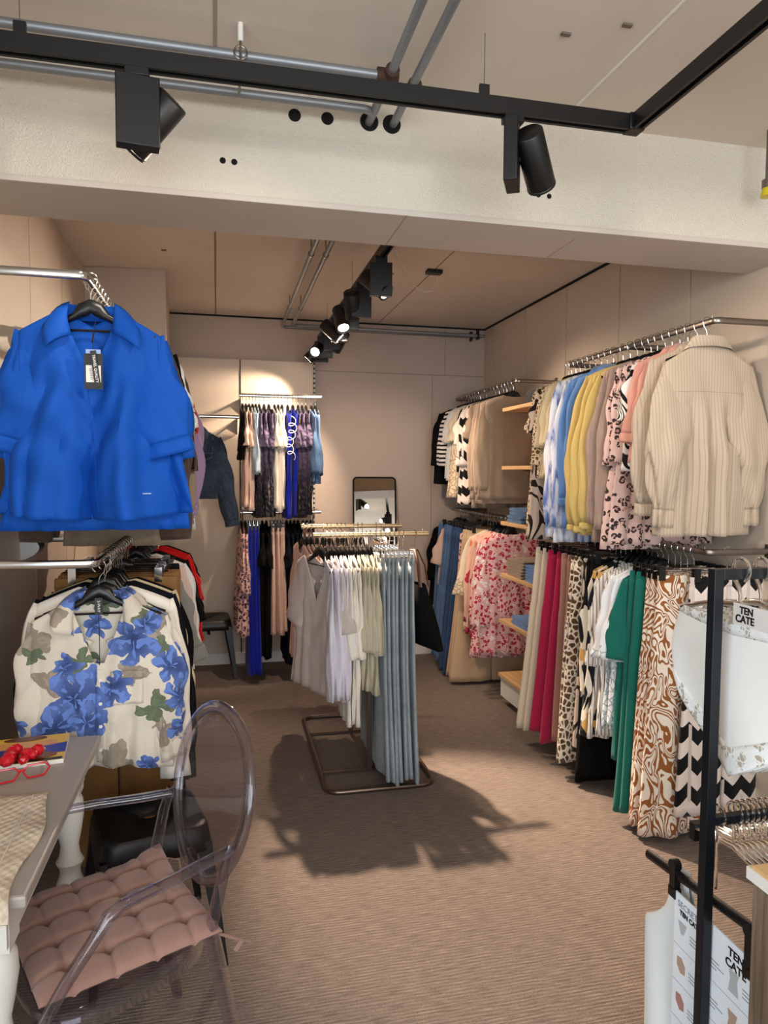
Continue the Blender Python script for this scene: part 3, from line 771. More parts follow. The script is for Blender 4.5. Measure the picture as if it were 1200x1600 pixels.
creamp = cloth('cream trouser', '#ddcbb2'); ochre = cloth('ochre', '#8b7434')
fpink = cloth('raspberry ditsy floral', '#e4b4b0', 'floral', '#b3213f', '#efe4dc')
coral = cloth('coral floral', '#e3b6a0', 'bigfloral', '#b7334a', '#d86a4a')
beigep = cloth('sand denim', '#c7a987'); denim = cloth('dark denim', '#20314c', 'denim', '#35517c')
denimm = cloth('mid denim', '#3c5578', 'denim', '#5f7fa6'); denimd = cloth('black denim', '#1b2230', 'denim', '#3d4d63')
ljean = cloth('light denim', '#7a8488', 'denim', '#a3adb1')
royal = cloth('royal blue', '#0e4fae', sheen=.0, rough=.7); royald = cloth('deep royal blue', '#0a1fa0')
brown = cloth('dark brown', '#4a3a2e'); lilac = cloth('lilac', '#a58bb0')
red = cloth('bright red', '#c80f12'); greyc = cloth('mid grey', '#84837c')
camel = cloth('camel corduroy', '#8a6238'); blush = cloth('blush', '#d9b7a6'); blushl = cloth('blush lace', '#dcc0b4', 'embro', '#b28e88')
pfl = cloth('pink blue paisley', '#d8b0a6', 'floral', '#3a2440', '#7a4a58')
purp = cloth('purple ruffle', '#5b4e68', 'ruffle', '#17111c', weave=True); lblue = cloth('pale blue cotton', '#aebfcd')
lav = cloth('lavender white', '#ddd6de'); sand = cloth('sand jersey', '#c2b89e'); greyl = cloth('greige', '#cdbdb2')
mauved = cloth('dusky mauve', '#a07a78')

# right wall, upper
fill('y', 1.97, 2.23, 180, 'upper right rail', [
    (2.665, 'beige striped shirt behind the first', 'shirt', T(beige, 'balloon', .74, .26, cuffs=.05, collar=True), 1, 0),
    (2.73, 'dusty pink short-sleeved shirt', 'shirt', T(pink, 'mid', .60, .24, collar=True, cuffs=.04, sk=dict(L=.30, r1=.085)), 2, .055),
    (2.84, 'zebra striped tee', 't-shirt', T(zeb_bw, 'short', .62, .23), 1, 0),
    (2.89, 'pink leopard print dress', 'dress', T(leop_pink, 'mid', .97, .26, amp=.016), 2, .06),
    (3.00, 'mauve ribbed long cardigan', 'cardigan', T(mauve, 'long', .98, .24, sk=dict(L=.72)), 2, .05),
    (3.11, 'mustard yellow blouse', 'blouse', T(yellow, 'balloon', .93, .25, cuffs=.03, sk=dict(L=.72)), 3, .065),
    (3.33, 'blue chambray shirt', 'shirt', T(dblue, 'long', .93, .24, collar=True, cuffs=.04), 2, .06),
    (3.45, 'blue and white tie-dye blouse', 'blouse', T(tied, 'long', 1.0, .26, amp=.016, sk=dict(L=.75)), 2, .06),
    (3.57, 'cream linen short-sleeved shirt', 'shirt', T(creamy, 'mid', .66, .23, sk=dict(L=.32, r1=.08)), 3, .055),
    (3.73, 'brown giraffe print top', 'top', T(leop, 'mid', .66, .24), 1, 0),
    (3.78, 'dark leaf print dress', 'dress', T(leafz, 'short', 1.0, .26), 1, 0),
    (3.815, 'giraffe print long dress', 'dress', T(leop, 'short', 1.05, .26), 1, 0),
    (4.62, 'taupe fine knit sweater', 'sweater', T(taupe, 'long', .84, .25), 1, 0),
    (4.68, 'light taupe blazer', 'blazer', T(taupe2, 'long', .84, .25, sk=dict(L=.60)), 3, .06),
    (4.88, 'fringed grey taupe scarf top', 'top', T(taupe, 'short', .92, .2), 1, 0),
    (4.95, 'black and blush chevron dress', 'dress', T(chev, 'mid', .88, .26), 2, .06),
    (5.08, 'cream top with puffed sleeve', 'top', T(offwhite, 'puff', .84, .24), 1, 0),
    (5.14, 'black short-sleeved top', 't-shirt', T(black, 'short', .62, .24, sk=dict(L=.24)), 1, 0),
    (5.20, 'cream lace embroidered blouse', 'blouse', T(lace, 'short', .84, .27), 2, .07),
    (5.35, 'white cotton tee', 't-shirt', T(white, 'short', .70, .24), 2, .06),
    (5.48, 'black and white striped blouse', 'blouse', T(stripebw, 'mid', .60, .24), 2, .06),
    (5.61, 'long black top', 'top', T(black, 'mid', .74, .25), 3, .06),
])
# right wall, lower
fill('y', 1.97, 1.27, 180, 'lower right rail', [
    (2.585, 'black and white chevron trousers', 'trousers', P_(chev, W=.18, Wh=.22, L=1.02), 1, 0, dict(off=.12, hk='clip')),
    (2.64, 'brown swirl print trousers', 'trousers', P_(swirl, W=.17, Wh=.23, L=1.14, amp=.016), 3, .045, dict(hk='clip')),
    (2.77, 'teal wide trousers', 'trousers', P_(teal, W=.19, Wh=.25, L=1.08, amp=.012), 2, .05, dict(hk='clip')),
    (2.86, 'teal short-sleeved tunic', 'tunic', T(teal, 'mid', .98, .24, sk=dict(L=.34, r1=.10)), 1, 0),
    (2.90, 'white lace-edged blouse', 'blouse', T(wlace, 'mid', .86, .24, sk=dict(L=.36, r1=.10)), 2, .05),
    (2.98, 'white pinstriped shirt dress', 'dress', T(bstripe, 'mid', .94, .26, amp=.018), 2, .05),
    (3.07, 'abstract cream and black blouse', 'blouse', T(abst, 'long', .96, .25, amp=.016), 2, .05),
    (3.17, 'black wide trousers', 'trousers', P_(black, W=.19, Wh=.24, L=1.12), 2, .045, dict(hk='clip')),
    (3.26, 'zebra print trousers', 'trousers', P_(leafz, W=.19, Wh=.22, L=1.02), 1, 0, dict(hk='clip')),
    (3.31, 'giraffe print trousers', 'trousers', P_(giraffe, W=.20, Wh=.27, L=1.10), 2, .045, dict(hk='clip')),
    (3.42, 'old rose corduroy trousers', 'trousers', P_(rose, W=.19, Wh=.22, L=1.04), 2, .05, dict(hk='clip')),
    (3.55, 'raspberry red wide trousers', 'trousers', P_(rasp, W=.19, Wh=.28, L=1.06), 2, .08, dict(hk='clip')),
    (3.72, 'cream wide trousers', 'trousers', P_(creamp, W=.19, Wh=.29, L=1.09), 2, .08, dict(hk='clip')),
    (4.62, 'raspberry ditsy floral blouse', 'blouse', T(fpink, 'long', .98, .27, amp=.02, sk=dict(L=.6, r1=.07)), 2, .06),
    (4.76, 'coral floral blouse', 'blouse', T(coral, 'long', .86, .25), 2, .06),
    (4.90, 'beige embroidered blouse', 'blouse', T(lace, 'mid', .86, .25, sk=dict(L=.42, r1=.12)), 1, 0),
    (4.96, 'sand coloured wide jeans', 'jeans', P_(beigep, W=.20, Wh=.32, L=1.12), 3, .055, dict(hk='clip')),
    (5.15, 'pink floral sleeveless top', 'top', T(pfl, None, .62, .22), 1, 0),
    (5.21, 'dark denim flared jeans', 'jeans', P_(denim, W=.20, Wh=.30, L=1.14), 3, .06, dict(hk='clip')),
    (5.42, 'mid blue wide jeans', 'jeans', P_(denimm, W=.20, Wh=.30, L=1.10), 3, .06, dict(hk='clip')),
    (5.61, 'blush short-sleeved tee', 't-shirt', T(blush, 'short', .62, .24, sk=dict(L=.28, r1=.1)), 1, 0),
    (5.67, 'mid blue straight jeans', 'jeans', P_(denimm, W=.20, Wh=.26, L=.95), 1, 0, dict(hk='clip')),
    (5.73, 'black evening top', 'top', T(black, 'mid', .80, .25), 2, .06),
])
# left wall, upper
fill('y', -.40, 2.18, 0, 'upper left rail', [
    (2.40, 'covered royal blue blouse', 'blouse', T(royal, 'puff', .765, .275, .21, amp=.02, cuffs=.045, zs=-.165, folds=3, sk=dict(L=.32, r0=.095, puff=.012)), 3, .055),
    (2.57, 'dark brown long top', 'top', T(brown, 'long', .78, .25, .21, sk=dict(L=.66)), 3, .06),
    (2.76, 'black long top', 'top', T(black, 'mid', .81, .27, .21), 2, .06),
    (2.89, 'white short-sleeved tee', 't-shirt', T(white, 'short', .64, .24, .21, sk=dict(L=.26)), 2, .06),
    (3.03, 'brown short-sleeved top', 'top', T(brown, 'mid', .80, .25, .21), 2, .06),
    (3.15, 'taupe long cardigan', 'cardigan', T(taupe, 'long', .92, .25, .21), 1, 0),
    (3.42, 'white and black striped tee', 't-shirt', T(stripebw, 'short', .64, .24, .21), 1, 0),
    (3.49, 'bright red top', 'top', T(red, 'short', .60, .24, .21), 1, 0),
    (3.56, 'blush pink top', 'top', T(blush, 'short', .66, .25, .21), 1, 0),
    (3.63, 'lilac long-sleeved blouse', 'blouse', T(lilac, 'balloon', .84, .25, .21, cuffs=.05), 2, .07),
    (3.78, 'mauve grey long top', 'top', T(mauved, 'long', .80, .25, .21), 2, .07),
    (3.94, 'white long shirt', 'shirt', T(white, 'long', .90, .25, .21), 1, 0),
])
# left wall, lower
fill('y', -.40, 1.30, 0, 'lower left rail', [
    (2.535, 'cream open blouse', 'blouse', T(offwhite, 'long', .64, .24, .21), 1, 0),
    (2.585, 'navy long coat', 'coat', T(navy, 'long', .72, .24, .215, sk=dict(L=.66)), 2, .05),
    (2.69, 'cream knitted top', 'top', T(creamy, 'mid', .66, .24, .215, sk=dict(L=.4, r1=.07)), 1, 0),
    (2.745, 'black trousers-length dress', 'dress', T(black, 'long', .70, .24, .21, sk=dict(L=.7)), 1, 0),
    (2.80, 'camel corduroy trousers', 'trousers', P_(camel, W=.22, Wh=.22, L=1.08), 4, .05, dict(hk='metalclip')),
    (3.01, 'grey top with turned-up cuff', 'top', T(greyc, 'short', .62, .24, .22, sk=dict(L=.27, r1=.09), cuffs=.06), 1, 0),
    (3.07, 'dark navy trousers', 'trousers', P_(navy, W=.21, Wh=.22, L=1.0), 3, .05, dict(hk='metalclip')),
    (3.42, 'blush lace long blouse', 'blouse', T(blushl, 'mid', .98, .27, .21), 1, 0),
    (3.49, 'white long-sleeved shirt', 'shirt', T(white, 'mid', .66, .25, .21), 1, 0),
    (3.56, 'black short-sleeved top', 'top', T(black, 'short', .60, .25, .215, sk=dict(L=.3)), 2, .06),
    (3.70, 'bright red frilled blouse', 'blouse', T(red, 'mid', .64, .27, .215), 2, .07),
    (3.86, 'red and white scarf top', 'top', T(red, 'short', .7, .28, .21), 1, 0),
    (3.94, 'black frilled blouse', 'blouse', T(black, 'short', .55, .28, .215), 1, 0),
])
# back wall, upper and lower (rails along x; fronts face left)
fill('x', 5.48, 2.17, -90, 'upper back-wall rail', [
    (.14, 'black short-sleeved top', 'top', T(black, 'short', .5, .22, sk=dict(L=.25)), 1, 0),
    (.165, 'blush sleeveless long top', 'top', T(blush, 'short', .86, .22), 2, .024),
    (.215, 'pale blue cotton shirt', 'shirt', T(lblue, 'mid', .60, .22), 2, .024),
    (.265, 'lilac to black ruffled top', 'top', T(purp, 'short', .92, .23, amp=.02, folds=9), 3, .036),
    (.38, 'cream sleeveless dress', 'dress', T(offwhite, 'short', .86, .22), 3, .028),
    (.48, 'deep blue tee with white script', 't-shirt', T(royald, None, .92, .22), 2, .038),
    (.56, 'dark purple ruffled top', 'top', T(purp, 'short', .92, .23, amp=.02, folds=9), 3, .030),
    (.66, 'mid blue denim jacket', 'denim jacket', T(denimm, 'mid', .66, .24, sk=dict(L=.42, r1=.09), D1=.02), 2, .032),
])
fill('x', 5.48, 1.28, -90, 'lower back-wall rail', [
    (.125, 'pink and navy paisley blouse', 'blouse', T(pfl, 'mid', .90, .26, amp=.02), 2, .03),
    (.19, 'deep blue wide trousers', 'trousers', P_(royald, W=.18, Wh=.24, L=1.1), 3, .030, dict(hk='clip')),
    (.285, 'black long dress', 'dress', T(black, 'short', 1.1, .22), 2, .03),
    (.36, 'blush trousers with embroidered hem', 'trousers', P_(blush, W=.18, Wh=.22, L=.80), 4, .026, dict(hk='clip')),
    (.47, 'navy long dress', 'dress', T(navy, 'short', 1.12, .24), 4, .030),
    (.60, 'dusky mauve blouse', 'blouse', T(mauved, 'mid', .7, .22), 3, .03),
])

# ------------------------------------------------------------------ free-standing rack in the middle
t = thing('garment_stand', 'bronze twin-bar clothes stand in the middle of the carpet', 'clothes stand', (0, 0, 0))
x0, x1, y0, y1 = .485, 1.04, 3.36, 4.46; r = .07; pts = []
for cxx, cyy, a0 in ((x1 - r, y1 - r, 0), (x0 + r, y1 - r, 90), (x0 + r, y0 + r, 180), (x1 - r, y0 + r, 270)):
    for k in range(7): a = math.radians(a0 + 90 * k / 6); pts.append((cxx + r * math.cos(a), cyy + r * math.sin(a), .013))
G().tube(pts, .013, n=12, closed=True).build('base_frame', M_BRONZE, t)
for yy, nm in ((3.60, 'front'), (4.17, 'rear')):
    G().box(x0 + .005, x1 - .005, yy - .009, yy + .009, .006, .018).build('crossbar', M_BRONZE, t)
    G().box(.735, .760, yy - .009, yy + .009, .018, 1.26).build('upright', M_BRONZE, t)
    G().tube([(.445, yy, 1.27), (1.06, yy, 1.27)], .0125, n=14).build('hanging_bar', M_BRASS, t)
    G().cyl((1.03, yy, 1.28), (1.03, yy, 1.30), .003, 8).build('stop_knob', M_BRASS, t)
fill('x', 3.60, 1.27, -90, 'front bar of stand', [
    (.475, 'greige V-necked top', 'top', T(greyl, 'short', .80, .25, ntype='v', neck=(.11, .24, .05), D1=.03, sk=dict(L=.3, r1=.11)), 1, 0, dict(turn=24)),
    (.515, 'lavender long-sleeved blouse', 'blouse', T(lav, 'long', .80, .23, D1=.016, sk=dict(L=.62)), 4, .023),
    (.61, 'cream fringed top', 'top', T(offwhite, 'mid', .94, .21, D1=.014), 3, .022),
    (.68, 'sand jersey tee', 't-shirt', T(sand, 'mid', .78, .22, D1=.014, sk=dict(L=.40, r1=.08)), 4, .022),
    (.775, 'light blue wide jeans', 'jeans', P_(ljean, W=.19, Wh=.30, Wk=.19, L=1.10, D=.011, amp=.010), 7, .0245, dict(hk='metalclip')),
], jit=2)
fill('x', 4.17, 1.27, -90, 'rear bar of stand', [
    (.455, 'blush knitted top', 'top', T(blush, 'mid', .82, .25, sk=dict(L=.36, r1=.09)), 3, .024, dict(turn=8)),
    (.54, 'pink blouse with black stripes', 'blouse', T(cloth('pink black stripe', '#d9b5a8', 'hstripes', '#2a1a1c', sc=.35), 'short', .7, .23), 1, 0),
    (.575, 'dusky mauve top', 'top', T(mauved, 'mid', .66, .22), 3, .024),
    (.66, 'brown giraffe print top', 'top', T(leop, 'short', .66, .22), 3, .024),
    (.76, 'beige print blouse', 'blouse', T(lace, 'short', .70, .22), 3, .026),
    (.90, 'camel wide trousers', 'trousers', P_(beigep, W=.18, Wh=.2, L=1.0), 2, .03, dict(hk='metalclip')),
], jit=2)
# black bag hanging at the right end
t = thing('tote_bag', 'black soft bag with brown handles hanging at the right end of the stand', 'bag', (.985, 3.60, 1.27), math.radians(-72))
rows = []
for i in range(15):
    v = i / 14; W_ = .11 + .155 * v ** 1.2; th = np.linspace(0, 2 * PI, 40, endpoint=False); D_ = .03 + .03 * math.sin(PI * min(1, v * .9))
    z_ = -.26 - .30 * v
    rows.append(np.stack([W_ * np.sign(np.cos(th)) * np.abs(np.cos(th)) ** .8, D_ * np.sin(th) + .006 * np.sin(6 * np.cos(th) + 3 * v), np.full(40, z_) - .012 * np.cos(th) ** 2 * v], 1))
rows.append(rows[-1] * np.array([.9, .6, 1]) + np.array([0, 0, -.012])); rows.append(rows[-1] * np.array([.3, .1, 1]))
G().grid(rows, closed_u=True).build('bag_body', cloth('black suede', '#060505', weave=False, sheen=0), t)
brl = simple('brown leather', '#5a3424', .5)
for s in (-1, 1): G().tube([(-.10, s * .025, -.27), (-.07, s * .02, -.16), (-.02, s * .01, -.085), (.02, s * .01, -.085), (.07, s * .02, -.16), (.10, s * .025, -.27)], .010, .004, n=8).build('handle', brl, t)
G().tube([(-.06, -.034, -.2), (-.04, -.036, -.3)], .006, .003, n=6).build('tassel', M_BRASS, t)
G().tube(hook_pts(.05), .002, n=6).build('hook', M_CHROME, t)

# ------------------------------------------------------------------ hero: royal blue blouse
rs = np.random.RandomState(5)
t = thing('blouse', 'royal blue puff-sleeved blouse hanging frontmost on the upper left rail', 'blouse', (-.395, 2.335, 2.18), math.radians(-2))
bk = dict(Wsh=.205, L=.715, Wh=.275, D1=.035, neck=(.085, .20, .045), ntype='v', zn=-.095, zs=-.165, folds=1.7, amp=.048, N=120, Mr=44, waist=0.0, power=1.15, hemcurve=.02)
b = body_mesh(rs, **bk); bv = bvh_of(b); b.build('body', royal, t, solid=.0016)
for s in (-1, 1):
    g, rows = sleeve_mesh(rs, s, .205, -.165, L=.31, r0=.095, r1=.078, a0=68, a1=74, puff=.012, yf=.42, N=48, Mr=30, crum=.005)
    sv = g.build('sleeve', royal, t, solid=.0016)
    for q in rows[-1:]: pass
    d = (rows[-1].mean(0) - rows[-3].mean(0)); d /= np.linalg.norm(d)
    band_from(rows[-1], d, .045, 1.02).build('cuff', royal, sv, solid=.002)
# shirt collar with two pointed leaves
def leaf(pts, mat, t, name='collar_leaf'):
    g = G(); o = 0; g.add([p for p in pts], [tuple(range(len(pts)))]); return g.build(name, mat, t, smooth=False, solid=.002)
def fold_leaf(s, x_in, z_in, x_sh, z_sh, tip, yf, mat, t, up=.02):
    """collar leaf as a curved grid: inner roll edge from back-neck to the front, outer edge down to the tip"""
    A0 = Vector((s * x_sh * .8, .02, z_sh + up)); A1 = Vector((s * x_in, yf + .004, z_in)); Bt = Vector((s * tip[0], yf - .022, tip[1])); B0 = Vector((s * (x_sh + .045), .015, z_sh - .028))
    rows = []
    for i in range(9):
        u = i / 8; a = A0.lerp(A1, u); bb = B0.lerp(Bt, u)
        a = a + Vector((s * .006 * math.sin(PI * u), -.018 * math.sin(PI * u), .004 * math.sin(PI * u))); bb = bb + Vector((s * .012 * math.sin(PI * u), -.012 * math.sin(PI * u), 0))
        rows.append([a.lerp(bb, v) + Vector((0, -.010 * math.sin(PI * v), .006 * math.sin(PI * v))) for v in (0, .15, .35, .6, .8, 1)])
    return G().grid(rows).build('collar_leaf', mat, t, solid=.002)
fold_leaf(-1, .050, -.175, .08, -.085, (.118, -.215), -.035, royal, t)
fold_leaf(1, .065, -.165, .08, -.085, (.15, -.215), -.035, royal, t)
rows = []
for k in range(21):
    ph = PI * (k / 20 - .5); rows.append([(.078 * math.sin(ph), .03 * math.cos(ph) + .004, -.085 + q) for q in (-.035, -.01, .012)])
G().grid(rows).build('collar_stand', royal, t, solid=.002)
seam(bv, [(-.012 + .03 * q, -.26 - .45 * q) for q in np.linspace(0, 1, 16)], .0016).build('front_fold', royal, t)
for s in (-1, 1): seam(bv, [(s * .197 + s * .006 * q, -.17 - .20 * q) for q in np.linspace(0, 1, 10)], .0015).build('armhole_seam', royal, t)
rr = patch(bv, .145, .175, -.655, -.652, .002, n=4, m=1); rr.build('hem_tab', simple('silver tab', '#9fb0c8', .4), t)
put_hanger('plastic', (-.395, 2.335, 2.18), math.radians(-4), 'black hanger holding the frontmost royal blue blouse, upper left rail', None)
tg = thing('swing_tag', 'black swing tag reading travel quality, hanging in the neck of the blue blouse', 'price tag', (-.378, 2.262, 1.945), math.radians(-2))
G().box(-.026, .026, -.001, .001, -.105, 0).build('card', simple('black card', '#191513', .5), tg, smooth=False)
G().box(-.021, .021, -.0016, -.0008, -.085, -.035).build('sticker', M_WHITE, tg, smooth=False)
G().box(-.021, .021, -.0012, .0012, .0, .012).build('clear_top', simple('pale blue plastic', '#8fa6d8', .3), tg, smooth=False)
g2 = G().box(-.0075, .0095, -.006, -.0045, -.10, .008); st = g2.build('narrow_tag', simple('black card', '#191513', .5), tg, smooth=False, rot=(0, math.radians(-7), 0))
text('TRAVEL QUALITY', .0105, 'tag_lettering', M_WHITE, st, (.001, -.0062, -.046), (PI / 2, PI / 2, 0), bold=.0002)
for k in range(7): G().box(-.018, -.004, -.0019, -.0015, -.045 - k * .005, -.0435 - k * .005).build('print_line', M_BLACK, st)
G().tube([(0, 0, .005), (-.004, .01, .05), (.002, .03, .10)], .0008, n=5).build('cord', M_BLACK, tg)
G().tube([(-.004, .008, .035), (-.001, .018, .065)], .003, n=6).build('seal', M_BLACK, tg)

# ------------------------------------------------------------------ hero: floral shirt
def flower_cloth():
    b = MB('blue flower print'); X, Y, Z = b.xyz(warp(b, .085, 15)); out = b.mix(b.noise(6, 3), lin('#d9d0c2'), lin('#c9bfae'))
    def blob(cx, cz, R, petals, ph, col, inner=None, out=None, sharp=.55):
        dx = b.m_('SUBTRACT', X, cx); dz = b.m_('SUBTRACT', Z, cz)
        r_ = b.m_('SQRT', b.m_('ADD', b.m_('MULTIPLY', dx, dx), b.m_('MULTIPLY', dz, dz)))
        a = b.m_('ARCTAN2', dz, dx)
        c = b.m_('ABSOLUTE', b.m_('COSINE', b.m_('MULTIPLY_ADD', a, petals / 2, ph)))
        rad = b.m_('MULTIPLY_ADD', c, R * (1 - sharp), R * sharp)
        m = b.m_('LESS_THAN', r_, rad)
        sh = b.mix(b.ramp(r_, R * .15, R * .95), inner or col, col)
        sh = b.mix(b.m_('GREATER_THAN', b.m_('MULTIPLY', c, b.noise(30)), .45), sh, tuple(min(1, q * 1.25) for q in col[:3]) + (1,))
        return b.mix(m, out, sh)
    tau, grn, blu, dk = lin('#8f8375'), lin('#5b6650'), lin('#5672b4'), lin('#22396f')
    for cx, cz, R in ((-.20, -.23, .06), (-.15, -.36, .055), (-.155, -.12, .06), (.05, -.63, .06), (.17, -.21, .05), (.10, -.36, .05), (.20, -.55, .05), (-.02, -.20, .03)):
        out = blob(cx, cz, R, 3, cx * 30, tau, None, out, .5)
    for cx, cz, R in ((-.06, -.30, .05), (.02, -.12, .05), (.19, -.28, .05), (.17, -.47, .06), (-.05, -.46, .04), (.14, -.17, .04), (-.20, -.28, .03)):
        out = blob(cx, cz, R, 4, cz * 20, grn, None, out, .35)
    for cx, cz, R in ((-.07, -.42, .105), (-.13, -.50, .075), (.105, -.25, .085), (.15, -.20, .05), (-.03, -.50, .07), (.055, -.40, .055), (-.02, -.20, .045), (.225, -.34, .07), (.245, -.44, .06), (.14, -.655, .035), (-.07, -.10, .04), (.26, -.55, .05), (-.26, -.50, .05), (.06, -.10, .035), (-.10, -.32, .05)):
        out = blob(cx, cz, R, 5, cx * 40, blu, dk, out, .5)
    b.bump(b.m_('ADD', b.noise(300, 2), b.m_('MULTIPLY', b.noise(14, 3, None, .6), 2)), .5, .004)
    return b.fin(out, .75, sheen=.15)
flo = flower_cloth()
def floral_shirt(loc, rz, label, seed, hero):
    rs = np.random.RandomState(seed)
    t = thing('shirt', label, 'shirt', loc, rz, 'white shirts with blue flowers on the lower left rail')
    b = body_mesh(rs, Wsh=.205, L=.685, Wh=.222, D1=.035, neck=(.09, .25, .03), ntype='v', zn=-.105, zs=-.175, folds=3.2, amp=.012, N=110, Mr=40, hemcurve=-.03)
    bv = bvh_of(b); b.build('body', flo, t, solid=.0016)
    for s in (-1, 1):
        g, rows = sleeve_mesh(rs, s, .205, -.175, L=.42, r0=.095, r1=.05, a0=68, a1=84, yf=.5, N=40, Mr=34, crum=.009, puff=.012)
        sv = g.build('sleeve', flo, t, solid=.0016)
        d = (rows[-1].mean(0) - rows[-3].mean(0)); d /= np.linalg.norm(d)
        bd = band_from(rows[-1] - d * .02, d, .06, 1.18).build('rolled_cuff', flo, sv, solid=.004)
        G().tube([rows[-9].mean(0) + np.array([s * .01, -.055, 0]), rows[-5].mean(0) + np.array([0, -.058, 0]), rows[-1].mean(0) + np.array([0, -.052, 0])], .008, .002, n=6).build('sleeve_tab', flo, sv)
    fold_leaf(-1, .075, -.22, .08, -.095, (.135, -.20), -.035, flo, t)
    fold_leaf(1, .075, -.22, .08, -.095, (.14, -.205), -.035, flo, t)
    rows = []
    for k in range(21):
        ph = PI * (k / 20 - .5); rows.append([(.08 * math.sin(ph), .03 * math.cos(ph) + .004, -.095 + q) for q in (-.04, -.01, .010)])
    G().grid(rows).build('collar_stand', flo, t, solid=.002)
    pk = patch(bv, .035, .135, -.45, -.345, .005).build('pocket', flo, t, solid=.002)
    patch(bv, .035, .135, -.365, -.342, .008).build('pocket_hem', flo, pk, solid=.002)
    patch(bv, -.012, .018, -.64, -.335, .004, n=3, m=24).build('placket', flo, t, solid=.002)
    for k in range(4):
        p = on_front(bv, .003, -.37 - k * .075, .006); G().cyl(p, p + Vector((0, -.002, 0)), .0055, 12).build('button', M_WHITE, t)
    return t, bv
floral_shirt((-.40, 2.43, 1.285), math.radians(2), 'white shirt with blue flowers, frontmost on the lower left rail', 11, True)
put_hanger('plastic', (-.40, 2.43, 1.285), math.radians(2), 'black hanger holding the frontmost blue-flowered shirt, lower left rail', None)
floral_shirt((-.39, 2.485, 1.285), math.radians(-2), 'white shirt with blue flowers, hanging directly behind the frontmost one', 12, False)
put_hanger('plastic', (-.39, 2.485, 1.285), math.radians(-2), 'black hanger holding the second blue-flowered shirt, lower left rail', None)
tg = thing('swing_tag', 'narrow black brand tag on a cord in the neck of the flowered shirt', 'price tag', (-.398, 2.405, 1.185))
G().box(-.012, .012, -.001, .001, -.055, 0).build('card', simple('black card', '#191513', .5), tg, smooth=False)
text('2-WAY', .0125, 'tag_lettering', M_WHITE, tg, (0, -.0016, -.027), (PI / 2, PI / 2, 0))
G().tube([(0, 0, -.055), (.001, .0, -.15), (0, 0, -.22)], .0012, n=5).build('cord', M_BLACK, tg)

# ------------------------------------------------------------------ hero: beige shirt seen from the back
rs = np.random.RandomState(8)
t = thing('shirt', 'beige pinstriped shirt seen from its back, frontmost on the upper right rail', 'shirt', (1.975, 2.60, 2.23), math.radians(180 + 3))
rs2 = np.random.RandomState(8)
b = body_mesh(rs, Wsh=.215, L=.89, Wh=.235, D1=.045, neck=(.07, .09, .0), zn=-.10, zs=-.175, folds=1.2, amp=.008, N=160, Mr=46)
# deep box pleats in the back below the yoke
bb = []
for (x, y, z) in b.v:
    if y > 0 and z < -.30:
        k = min(1, (-.30 - z) / .25)
        y += .034 * k * (math.exp(-((x - .045) / .026) ** 2) + math.exp(-((x + .040) / .026) ** 2)) - .026 * k * (math.exp(-((x - .005) / .014) ** 2) + math.exp(-((x + .085) / .02) ** 2) + math.exp(-((x - .095) / .02) ** 2))
    bb.append((x, y, z))
b.v = bb; bv = bvh_of(b); b.build('body', beige, t, solid=.0016)
for s in (-1, 1):
    g, rows = sleeve_mesh(rs, s, .215, -.175, L=.58, r0=.10, r1=.042, a0=66, a1=86, puff=.026, yf=.55, ystart=.022, N=48, Mr=40, crum=.009)
    sv = g.build('sleeve', beige, t, solid=.0016)
    d = (rows[-1].mean(0) - rows[-3].mean(0)); d /= np.linalg.norm(d)
    band_from(rows[-1], d, .07, 1.06).build('cuff', beige, sv, solid=.002)
collar_mesh(.082, .032, -.095, .06, .058, .03, stand=.030).build('collar', beige, t, solid=.002)
seam(bv, [(x, -.30 + .012 * math.cos(x * 6)) for x in np.linspace(-.2, .2, 30)], .002, .002, 1).build('yoke_seam', beige2, t)
seam(bv, [(x, -.865 + 0 * x) for x in np.linspace(-.2, .2, 30)], .0012, .0008, 1).build('hem_seam', beige2, t)
put_hanger('plastic', (1.965, 2.60, 2.23), math.radians(183), 'black hanger holding the frontmost beige shirt, upper right rail', None)

# ------------------------------------------------------------------ dark denim jacket on the back wall
rs = np.random.RandomState(21)
t = thing('denim_jacket', 'dark denim jacket facing out on the back wall, left of the ruffled tops', 'denim jacket', (-.24, 5.36, 2.01), math.radians(3))
bj = body_mesh(rs, Wsh=.205, L=.62, Wh=.195, D1=.05, neck=(.08, .09, .02), zn=-.10, zs=-.17, folds=2, amp=.006, N=80, Mr=30)
bv = bvh_of(bj); bj.build('body', denimd, t, solid=.003)
for s in (-1, 1):
    g, rows = sleeve_mesh(rs, s, .205, -.17, L=.60, r0=.09, r1=.055, a0=60, a1=80, yf=.75, N=30, Mr=26, crum=.006)
    sv = g.build('sleeve', denimd, t, solid=.003); d = (rows[-1].mean(0) - rows[-3].mean(0)); d /= np.linalg.norm(d)
    band_from(rows[-1], d, .04, 1.04).build('cuff', denimd, sv, solid=.003)
    fold_leaf(s, .03, -.18, .08, -.09, (.10, -.21), -.05, denimd, t)
    patch(bv, s * .05, s * .15, -.40, -.29, .004).build('chest_pocket', denimd, t, solid=.002)
    patch(bv, s * .047, s * .153, -.32, -.285, .010).build('pocket_flap', denimd, t, solid=.002)
    stch = simple('pale stitching', '#8d96a0', .8)
    seam(bv, [(s * .047, -.285), (s * .047, -.315), (s * .10, -.335), (s * .153, -.315), (s * .153, -.285), (s * .047, -.285)], .0012, .013).build('pocket_stitching', stch, t)
    seam(bv, [(s * .16, -.17), (s * .16, -.28), (s * .02, -.28)], .0012, .003).build('yoke_stitching', stch, t)
    seam(bv, [(s * .06, -.40), (s * .045, -.60)], .0012, .003).build('seam_stitching', stch, t)
patch(bv, -.018, .018, -.61, -.19, .005, n=3, m=20).build('placket', denimd, t, solid=.002)
